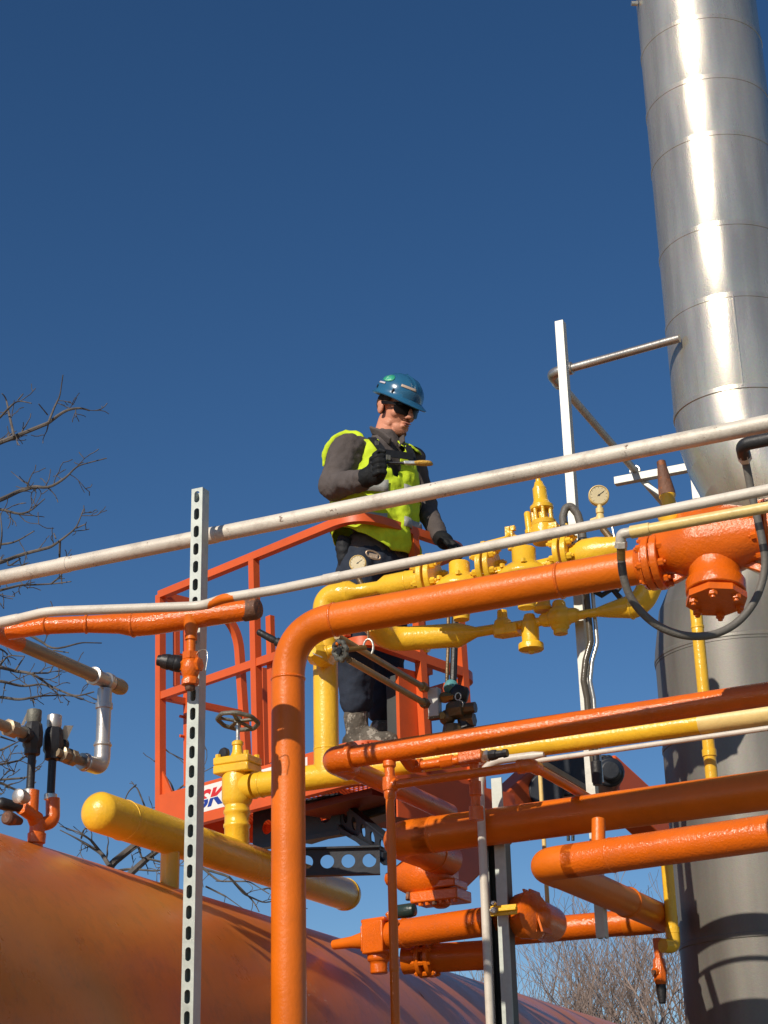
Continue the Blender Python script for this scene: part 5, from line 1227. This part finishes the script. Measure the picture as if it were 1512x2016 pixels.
        for i in range(4):
            c = g0+fd*(.045+.026*i)+U*(.110-.014*i); mb.tube([c-sd*.024, c+U*.006, c+sd*.024], .003, 6)
        mb.build('laces', STRAP, b)
    # vest: loft shell
    def vest_ring(h, rw, rf, c, lift=0): return c, rw, rf
    top = chest+U*.155; VN = 64; rows = []
    for i in range(15):
        t = i/14; c = (pel+U*.015).lerp(chest+U*.165, t)
        rw = .205 if t < .7 else .205-(t-.7)*.10; rf = .158-(.03*(t-.75) if t > .75 else 0)+.02*math.sin(t*3.1)
        rows.append((c, rw, rf, t))
    mb = MB(); idx = {}
    for i, (c, rw, rf, t) in enumerate(rows):
        for j in range(VN):
            a = 2*math.pi*j/VN; fl = 1+(.055*math.sin(a*7+1.3*t*5)+.04*math.sin(a*13+2))*(1-t)*.8
            hem = (-.03*max(0, math.sin(a))+.10*max(0, math.cos(a))+.02)*(1-t)**1.6
            idx[i, j] = len(mb.v); mb.v.append(c+Rv*(rw*fl*math.cos(a))+Fv*(rf*fl*math.sin(a))+U*hem)
    def keep(i, j):
        a = 2*math.pi*(j+.5)/VN; t = (i+.5)/14
        if t > .60 and (abs(math.cos(a)) > .86): return False          # armholes
        if t > .66:                                                      # v neck opening
            if math.sin(a) > 0 and abs(math.cos(a)) < (t-.62)*1.15: return False
        return True
    for i in range(14):
        for j in range(VN):
            if keep(i, j): mb.face((idx[i, j], idx[i, (j+1) % VN], idx[i+1, (j+1) % VN], idx[i+1, j]))
    # shoulder straps over the top
    for s_ in (-1,):
        sc = shR if s_ > 0 else shL
        P0 = T(.115*s_, .128, chest+U*.155); P1 = T(.115*s_, .07, chest+U*.205); P2 = T(.112*s_, .0, chest+U*.225); P3 = T(.115*s_, -.09, chest+U*.20); P4 = T(.115*s_, -.145, chest+U*.15)
        w0 = .062
        for side in (0,):
            pts = [P0, P0.lerp(P1, .5)+Fv*.008, P1, P1.lerp(P2, .5)+U*.004, P2, P2.lerp(P3, .5)+U*.004, P3, P4]; j = len(mb.v)
            for p in pts: wo_ = (.5, .8, 1.3, 1.9, 2.1, 1.9, 1.4, .8)[pts.index(p)]; mb.v += [p-Rv*w0*.9*s_+U*.008, p+U*.004, p+Rv*w0*s_*wo_*.6-U*.008*wo_, p+Rv*w0*s_*wo_-U*.026*wo_]
            for i in range(len(pts)-1):
                for k_ in range(3): b0 = j+i*4+k_; mb.face((b0, b0+1, b0+5, b0+4))
    rb = [q(738, 905, -.185), q(730, 880, -.16), q(716, 862, -.11), q(694, 850, -.05), q(668, 850, .01), q(648, 866, .05), q(638, 892, .07), q(635, 918, .08)]
    j = len(mb.v)
    for i, p in enumerate(rb):
        d = (rb[min(i+1, 7)]-rb[max(i-1, 0)]).normalized(); inn = d.cross((CAM-p).normalized()).normalized(); w_ = (.020, .026, .028, .026, .022, .018, .014, .009)[i]
        if (inn-(q(700, 900)-p)).length > (inn+(q(700, 900)-p)).length: inn = -inn
        mb.v.extend([p-inn*w_*.5+(p-CAM).normalized()*.03, p-inn*w_*.2, p+inn*w_*.9])
    for i in range(7):
        for k_ in range(2): b0 = j+i*3+k_; mb.face((b0, b0+1, b0+4, b0+3))
    ve = mb.build('safety_vest', VEST, e); sb = ve.modifiers.new('sub', 'SUBSURF'); sb.levels = 1; sb.render_levels = 2
    tx = bpy.data.textures.new('vest_folds', 'CLOUDS'); tx.noise_scale = .085; dm = ve.modifiers.new('folds', 'DISPLACE'); dm.texture = tx; dm.strength = .042; dm.mid_level = .35; dm.texture_coords = 'LOCAL'
    sd = ve.modifiers.new('thick', 'SOLIDIFY'); sd.thickness = .004
    # reflective tape
    mb = MB()
    for t0, t1 in ((.50, .60), (.24, .32)):
        j0 = len(mb.v)
        for tt in (t0, t1):
            c = (pel+U*.015).lerp(chest+U*.165, tt)
            for j in range(VN):
                a = 2*math.pi*j/VN; fl = 1+(.055*math.sin(a*7+1.3*tt*5)+.04*math.sin(a*13+2))*(1-tt)*.8; rw = .222; rf = .176+.02*math.sin(tt*3.1)
                mb.v.append(c+Rv*(rw*fl*math.cos(a))+Fv*(rf*fl*math.sin(a))+U*(-.045*max(0, math.sin(a))*(1-tt)**2))
        for j in range(VN):
            a = 2*math.pi*(j+.5)/VN
            if abs(a-math.pi/2) > .16 : mb.face((j0+j, j0+(j+1) % VN, j0+VN+(j+1) % VN, j0+VN+j))
    tp = mb.build('reflective_tape', SILV, ve); sd = tp.modifiers.new('thick', 'SOLIDIFY'); sd.thickness = .003
    # harness straps
    mb = MB()
    c3 = chest+U*.0
    mb.rbar([T(.10, .150, chest+U*.17), T(.075, .172, chest+U*.09), T(.045, .180, chest+U*.03), T(-.02, .184, chest+U*.045), T(-.09, .172, chest+U*.08), T(-.12, .150, chest+U*.15)], .006, .045, up=Fv) if False else None
    def strap(pts, w=.042):
        j = len(mb.v)
        for i, p in enumerate(pts):
            d = (pts[min(i+1, len(pts)-1)]-pts[max(i-1, 0)]).normalized(); s_ = d.cross(Fv).normalized()*w/2; mb.v.extend([p-s_, p+s_, p-s_-Fv*.005, p+s_-Fv*.005])
        for i in range(len(pts)-1):
            a = j+i*4; mb.face((a, a+1, a+5, a+4)); mb.face((a+2, a+6, a+7, a+3)); mb.face((a, a+4, a+6, a+2)); mb.face((a+1, a+3, a+7, a+5))
    strap([T(.10, .130, chest+U*.175), T(.085, .178, chest+U*.11), T(.06, .200, chest+U*.04)])
    strap([T(-.09, .130, chest+U*.175), T(-.085, .175, chest+U*.11), T(-.075, .198, chest+U*.06)])
    strap([T(.07, .200, chest+U*.075), T(-.08, .198, chest+U*.085)], .035)
    ha = mb.build('harness_straps', STRAP, e)
    for p in (T(.095, .165, chest+U*.13), T(.06, .207, chest+U*.05)):
        mb = MB(); mb.box(p, Rv, Fv, U, .010, .003, .012); mb.build('buckle', WHEELM, ha)
    mb = MB(); b0 = T(.165, .02, pel+U*.02); mb.tube([b0+U*.06, b0+U*.01+Rv*.012, b0-U*.05+Rv*.006, b0-U*.11-Rv*.01, b0-U*.16-Rv*.02+Fv*.03], [.035, .038, .032, .026, .022], 12)
    ho = mb.build('hip_strap', STRAP, e); remesh(ho, .006, 1, True, .02, .01)
    mb = MB(); c = q(735, 1093, -.19); ring = [c+V((.032*math.cos(t), 0, .018*math.sin(t)-.012*math.cos(t))) for t in [2*math.pi*i/16 for i in range(18)]]; mb.tube(ring, .005, 8, caps=False); mb.bar(c-V((.02, 0, 0)), c+V((.02, 0, -.01)), .012, .02); mb.build('leg_buckle', mat('buckle_bronze', (.3, .22, .15), .35, metal=.6), e)
    # gloves
    def finger(mb, pts, r0, r1):
        n = len(pts)-1
        for i in range(n): mb.caps_(pts[i], pts[i+1], r0+(r1-r0)*i/n, r0+(r1-r0)*(i+1)/n, 12)
    # right hand holding the brush: palm facing left/inwards, knuckles towards the camera
    bd = (at(850, 911, YM-.52)-at(742, 912, YM-.52)).normalized()
    hc_ = at(741, 930, YM-.47); fwd = (hc_-wrR).normalized()
    mb = MB(); mb.caps_(wrR+fwd*.012, wrR+fwd*.04, .046, .046, 16)
    pu = (U-fwd*U.dot(fwd)).normalized(); ps = fwd.cross(pu).normalized()
    if ps.y > 0: ps = -ps                                             # towards the camera
    mb.ball(hc_+fwd*-.005, (.056, .042, .058), (fwd, ps, pu), 18)
    for i, (o, ln) in enumerate(((.040, .95), (.014, 1.05), (-.013, 1.0), (-.039, .85))):
        a = hc_+fwd*.036+pu*o+ps*.008; b = a+fwd*.034*ln+ps*.018; c = b+fwd*.006-ps*-.002-fwd*.02+ps*.020; d_ = c-fwd*.026+ps*.002
        finger(mb, [a, b, c, d_], .0145, .012)
    th0 = hc_+pu*.030-fwd*.012+ps*.012; finger(mb, [th0, th0+pu*.030+fwd*.014+ps*.010, th0+pu*.030+fwd*.048+ps*.018], .015, .011)
    fi0 = hc_+pu*.040+fwd*.012; finger(mb, [fi0, fi0+pu*.048-fwd*.008, fi0+pu*.055+fwd*.030, fi0+pu*.036+fwd*.052], .013, .010)
    gl = mb.build('glove', GLOVE, e); remesh(gl, .0045, 2)
    mb = MB(); mb.ball(hc_-fwd*.01+ps*.031+pu*.02, (.012, .004, .008), (fwd, ps, pu), 10); mb.build('paint_mark', YELLOW, gl)
    mb = MB(); mb.lathe(wrR+fwd*.008, fwd, [(0, .041), (.012, .043)], 20); mb.build('wrist', SKIN, body)
    # left hand on the rail
    hl = at(876, 1066, YM-.06); fd = (hl-wrL).normalized(); mb = MB(); fr = (B*.9-U*.42).normalized(); 
    mb.caps_(wrL, hl-fd*.0, .038, .040, 16); mb.ball(hl+fr*.01, (.050, .036, .030), (fr, fr.cross(U).normalized(), U), 16)
    for i in range(4):
        a = hl+fr*.03+A*(.030-.021*i)+U*.004; b = a+fr*.034+U*-.006; c = b+fr*.016-U*.026; d_ = c-fr*.012-U*.022; finger(mb, [a, b, c, d_], .0125, .0105)
    a = hl-fr*.0-A*.034; finger(mb, [a, a+fr*.03-A*.012-U*.012, a+fr*.05-A*.006-U*.032], .0145, .0115)
    gl = mb.build('glove', GLOVE, e); remesh(gl, .005, 2)
    # brush
    a = at(738, 911, YM-.49); tip = at(851, 912, YM-.49); d = (tip-a).normalized()
    b = thing('paint_brush', 'paint brush with yellow-loaded bristles in the worker’s gloved hand', 'brush', tuple(a))
    mb = MB(); kk = M(1, a); mb.lathe(a-d*.02, d, [(0, .005), (.04, .008), (.09, .0055), (.145, .007), (.15, .008)], 12); mb.build('handle', BLACK, b)
    f0 = a+d*.13; v = U
    mb = MB(); mb.box(f0+d*.028, d, A, v, .026, .012, .0085); mb.build('ferrule', STEEL, b, bevel=.003)
    mb = MB(); L = (tip-f0).length-.05
    j = None
    for i, (s_, hh, ww) in enumerate(((0, .009, .014), (.3, .012, .02), (.6, .0125, .022), (.85, .011, .021), (.97, .008, .016), (1, .002, .004))):
        kx = mb.ring(f0+d*(.05+L*s_), v, A, hh, 14, ww)
        if j is not None: mb.bridge(j, kx, 14)
        j = kx
    mb.face([j+i for i in range(14)])
    mb.build('bristles', mat('loaded_bristles', (.62, .36, .06), .6, bump=1.0, scale=150, var=.35), b)
worker()

# ------------------------------------------------------------------ bare trees
def twig(mb, p, d, L, r, lev, rnd, up=.12, n=5, wob=.28, kids=(3, 5), minr=.0016, spur=True, shrink=.62):
    seg = max(3, int(5 if lev > 0 else 4)); pts = [p]; rs = [r]; dd = d.normalized(); sp = []
    for i in range(seg):
        dd = (dd+V((rnd.uniform(-wob, wob), rnd.uniform(-wob, wob), rnd.uniform(-wob, wob)+up))).normalized()
        p = p+dd*L/seg; pts.append(p); rs.append(max(minr, r*(1-.75*(i+1)/seg))); sp.append((p, dd, i))
    mb.tube(pts, rs, n, caps=False)
    if lev <= 0:
        return
    for k in range(rnd.randint(*kids)):
        q, qd, i = sp[rnd.randrange(0, len(sp))]
        side = V((rnd.uniform(-1, 1), rnd.uniform(-1, 1), rnd.uniform(-.5, 1))).normalized()
        nd = (qd*.8+side*.9).normalized()
        twig(mb, q, nd, L*rnd.uniform(.4, .75), rs[i+1]*.75 if rs[i+1]*.75 > minr else minr, lev-1, rnd, up, n, wob, kids, minr, spur, shrink)
def traced(mb, pts, Y, r0, r1, rnd, lev=1, tw=.5, dens_=4.5, minr=.003):
    P = [at(x, y, Y+rnd.uniform(-.15, .15)) for x, y in pts]; P2 = fillet(P, [.15]*(len(P)-2), 3) if len(P) > 2 else P
    n = len(P2); mb.tube(P2, [r0+(r1-r0)*i/(n-1) for i in range(n)], 7)
    tot = sum((b-a).length for a, b in zip(P2, P2[1:]))
    for k in range(int(tot*dens_)):
        i = rnd.randrange(0, n-1); q = P2[i].lerp(P2[i+1], rnd.random()); d = (P2[i+1]-P2[i]).normalized()
        side = V((rnd.uniform(-1, 1), rnd.uniform(-.4, .4), rnd.uniform(-1, 1))).normalized()
        rr = r0+(r1-r0)*i/(n-1)
        twig(mb, q, (d*.7+side).normalized(), rnd.uniform(.08, tw), max(minr, rr*.45), lev, rnd, .0, 4, .35, (1, 3), minr)
def near_tree():
    rnd = random.Random(11); Y = 13.0
    tb = at(-560, 1500, Y); e = thing('bare_tree', 'near bare tree reaching in with thin twigs from the left edge', 'tree', (tb.x, tb.y, 0))
    mb = MB(); c = [V((tb.x, tb.y, 0)), V((tb.x+.05, tb.y, 2.5)), at(-520, 1300, Y), at(-480, 900, Y), at(-420, 500, Y)]
    mb.tube(c, [.22, .19, .15, .10, .04], 14); mb.build('trunk', BARK, e)
    mb = MB()
    R = .022
    L = [
        ([(-480, 1000), (-240, 960), (0, 871), (28, 860), (95, 833), (130, 806), (160, 803), (176, 808)], R*1.2, .006),
        ([(95, 833), (108, 800), (118, 780), (124, 738)], .010, .004), ([(28, 860), (18, 815), (12, 783), (4, 775)], .012, .004), ([(0, 822), (20, 800), (35, 788), (62, 794)], .010, .004), ([(94, 817), (76, 795)], .006, .004), ([(35, 788), (46, 775)], .006, .004),
        ([(-480, 1050), (-200, 1040), (0, 985), (40, 965), (72, 958), (98, 961), (130, 940), (152, 917), (210, 902)], R*1.1, .004),
        ([(-300, 1040), (0, 1002), (40, 1013), (62, 1005), (88, 982)], .014, .004), ([(40, 1013), (65, 1015)], .006, .004),
        ([(-480, 1120), (-100, 1125), (0, 1108), (40, 1092), (100, 1077), (118, 1065), (150, 1040), (165, 1002)], R, .004), ([(118, 1065), (117, 1100), (122, 1150)], .010, .005), ([(0, 1072), (30, 1068), (68, 1045)], .010, .004), ([(15, 1100), (15, 1117), (40, 1100)], .008, .005), ([(150, 1040), (168, 1032)], .006, .004), ([(110, 1060), (106, 1050)], .006, .004), ([(0, 1080), (5, 1050), (0, 1010)], .008, .004),
        ([(-480, 1200), (-60, 1180), (0, 1162), (40, 1152), (100, 1150), (140, 1145)], .016, .004), ([(100, 1150), (122, 1132), (126, 1115)], .008, .004),
        ([(-480, 1300), (-100, 1320), (0, 1312), (30, 1322), (65, 1325), (100, 1352), (150, 1372), (185, 1362)], .018, .005),
        ([(-200, 1330), (0, 1340), (45, 1352), (90, 1345), (120, 1372)], .014, .005), ([(-200, 1360), (0, 1372), (40, 1378), (80, 1370), (130, 1368), (165, 1375)], .014, .004),
        ([(40, 1240), (80, 1262), (105, 1280), (160, 1265), (200, 1266)], .012, .004), ([(105, 1280), (135, 1285)], .006, .004), ([(0, 1310), (15, 1290), (48, 1292)], .008, .004), ([(30, 1320), (48, 1293)], .008, .004), ([(65, 1325), (98, 1325), (105, 1310)], .008, .004), ([(-200, 1260), (0, 1275), (15, 1288)], .012, .005),
        ([(-300, 1500), (0, 1478), (20, 1468), (36, 1460)], .012, .004), ([(-300, 1520), (0, 1505), (40, 1497), (62, 1480)], .012, .004), ([(-300, 1540), (0, 1540), (40, 1560), (70, 1540)], .014, .005), ([(0, 1535), (55, 1531), (80, 1510)], .009, .004), ([(0, 1450), (30, 1460)], .008, .004), ([(0, 1590), (20, 1600), (60, 1580)], .010, .004)]
    for pts, a, b in L: traced(mb, pts, Y, a*1.0, b*1.15, rnd, 1, .26, 4.0, .0036)
    mb.build('branches', BARK, e)
    # second bare tree, behind the tank and header
    rnd = random.Random(5); Y = 16.0; tb = at(170, 2300, Y)
    e = thing('bare_tree', 'bare tree whose crooked branches show between the yellow header and the tank', 'tree', (tb.x, tb.y, 0))
    mb = MB(); mb.tube([V((tb.x, tb.y, 0)), V((tb.x+.1, tb.y, 1.6)), at(210, 1780, Y)], [.16, .13, .07], 12); mb.build('trunk', BARK, e)
    mb = MB()
    for pts, a, b in [
        ([(210, 1780), (215, 1705), (265, 1665), (300, 1650), (330, 1600), (372, 1540)], .06, .008), ([(240, 1735), (290, 1690), (330, 1660), (365, 1655)], .045, .02),
        ([(215, 1705), (200, 1680), (175, 1665), (150, 1650), (118, 1634)], .03, .006), ([(200, 1680), (180, 1655), (160, 1640), (118, 1626)], .02, .006), ([(175, 1665), (140, 1645)], .012, .006),
        ([(160, 1650), (165, 1632), (176, 1630)], .012, .006), ([(300, 1650), (290, 1600), (268, 1545), (256, 1555)], .016, .005), ([(330, 1600), (345, 1560), (330, 1530), (305, 1530)], .016, .005), ([(310, 1455), (330, 1480), (362, 1496)], .010, .006), ([(345, 1560), (380, 1530), (420, 1510)], .012, .005),
        ([(330, 1660), (400, 1710), (450, 1725), (480, 1760), (520, 1778), (545, 1772)], .02, .007), ([(400, 1710), (430, 1735), (490, 1735), (530, 1760)], .015, .006), ([(450, 1725), (500, 1775), (510, 1795)], .012, .006), ([(405, 1745), (445, 1765), (480, 1790)], .012, .005), ([(290, 1690), (330, 1700), (360, 1690)], .015, .005), ([(210, 1720), (250, 1710), (310, 1715), (340, 1705)], .02, .006), ([(268, 1545), (250, 1560), (240, 1600)], .010, .005)]:
        traced(mb, pts, Y, a*.75, b*.8, rnd, 1, .42, 4.6, .0035)
    mb.build('branches', BARK, e)
near_tree()

def far_trees():
    rnd = random.Random(21)
    spec = [(1030, 34, 1850, 'leftmost of the far bare trees beside the grey strut post'), (1085, 38, 1800, 'far bare tree second from the left, below the return pipe'), (1150, 33, 1790, 'far bare tree with a forked trunk below the white strut foot'),
            (1215, 36, 1775, 'far bare tree just left of the orange drip leg'), (1262, 41, 1795, 'slender far bare tree directly behind the orange drip leg'), (1318, 32, 1770, 'far bare tree immediately left of the grey duct'), (1370, 37, 1780, 'far bare tree mostly hidden behind the grey duct')]
    for (px, Y, ty, lab) in spec:
        b = at(px, 2300, Y); top = at(px, ty+75-(30 if px > 1250 else 0), Y); H_ = top.z
        e = thing('far_bare_tree', lab, 'tree', (b.x, b.y, 0), 'far bare trees at the bottom right')
        mb = MB(); x, y = b.x, b.y; fork = H_*.42
        lean = rnd.uniform(-.3, .3)
        mb.tube([V((x, y, -.1)), V((x+lean*.2, y, fork*.5)), V((x+lean*.4, y, fork))], [.2, .17, .14], 10); mb.build('trunk', BARK2, e)
        mb = MB()
        def br(p, d, L, r, lev):
            pts = [p]; rs = [r]; dd = d; nodes = []
            for i in range(4):
                dd = (dd+V((rnd.uniform(-.22, .22), rnd.uniform(-.22, .22), rnd.uniform(-.05, .22)))).normalized(); p = p+dd*L/4; pts.append(p); rs.append(max(.0048, r*(1-.17*(i+1)))); nodes.append((p, dd, rs[-1]))
            mb.tube(pts, rs, 5 if lev > 2 else 3, caps=False)
            if lev == 0: return
            for (q, qd, qr) in nodes:
                for _ in range(2 if lev > 1 else rnd.choice((0, 1))):
                    s_ = V((rnd.uniform(-1, 1), rnd.uniform(-1, 1), rnd.uniform(-.2, .9))).normalized(); br(q, (qd*.75+s_*.75).normalized(), L*rnd.uniform(.42, .66), max(.0048, qr*.6), lev-1)
        p0 = V((x+lean*.4, y, fork))
        for i in range(3):
            a = 2*math.pi*i/3+rnd.random(); br(p0-U*rnd.uniform(0, .8), V((math.cos(a)*.5, math.sin(a)*.5, 1)).normalized(), (H_-fork)*.75, .085, 3)
        mb.build('crown', BARK2, e)
far_trees()

for o in bpy.data.objects:
    if '_o' in o: del o['_o']
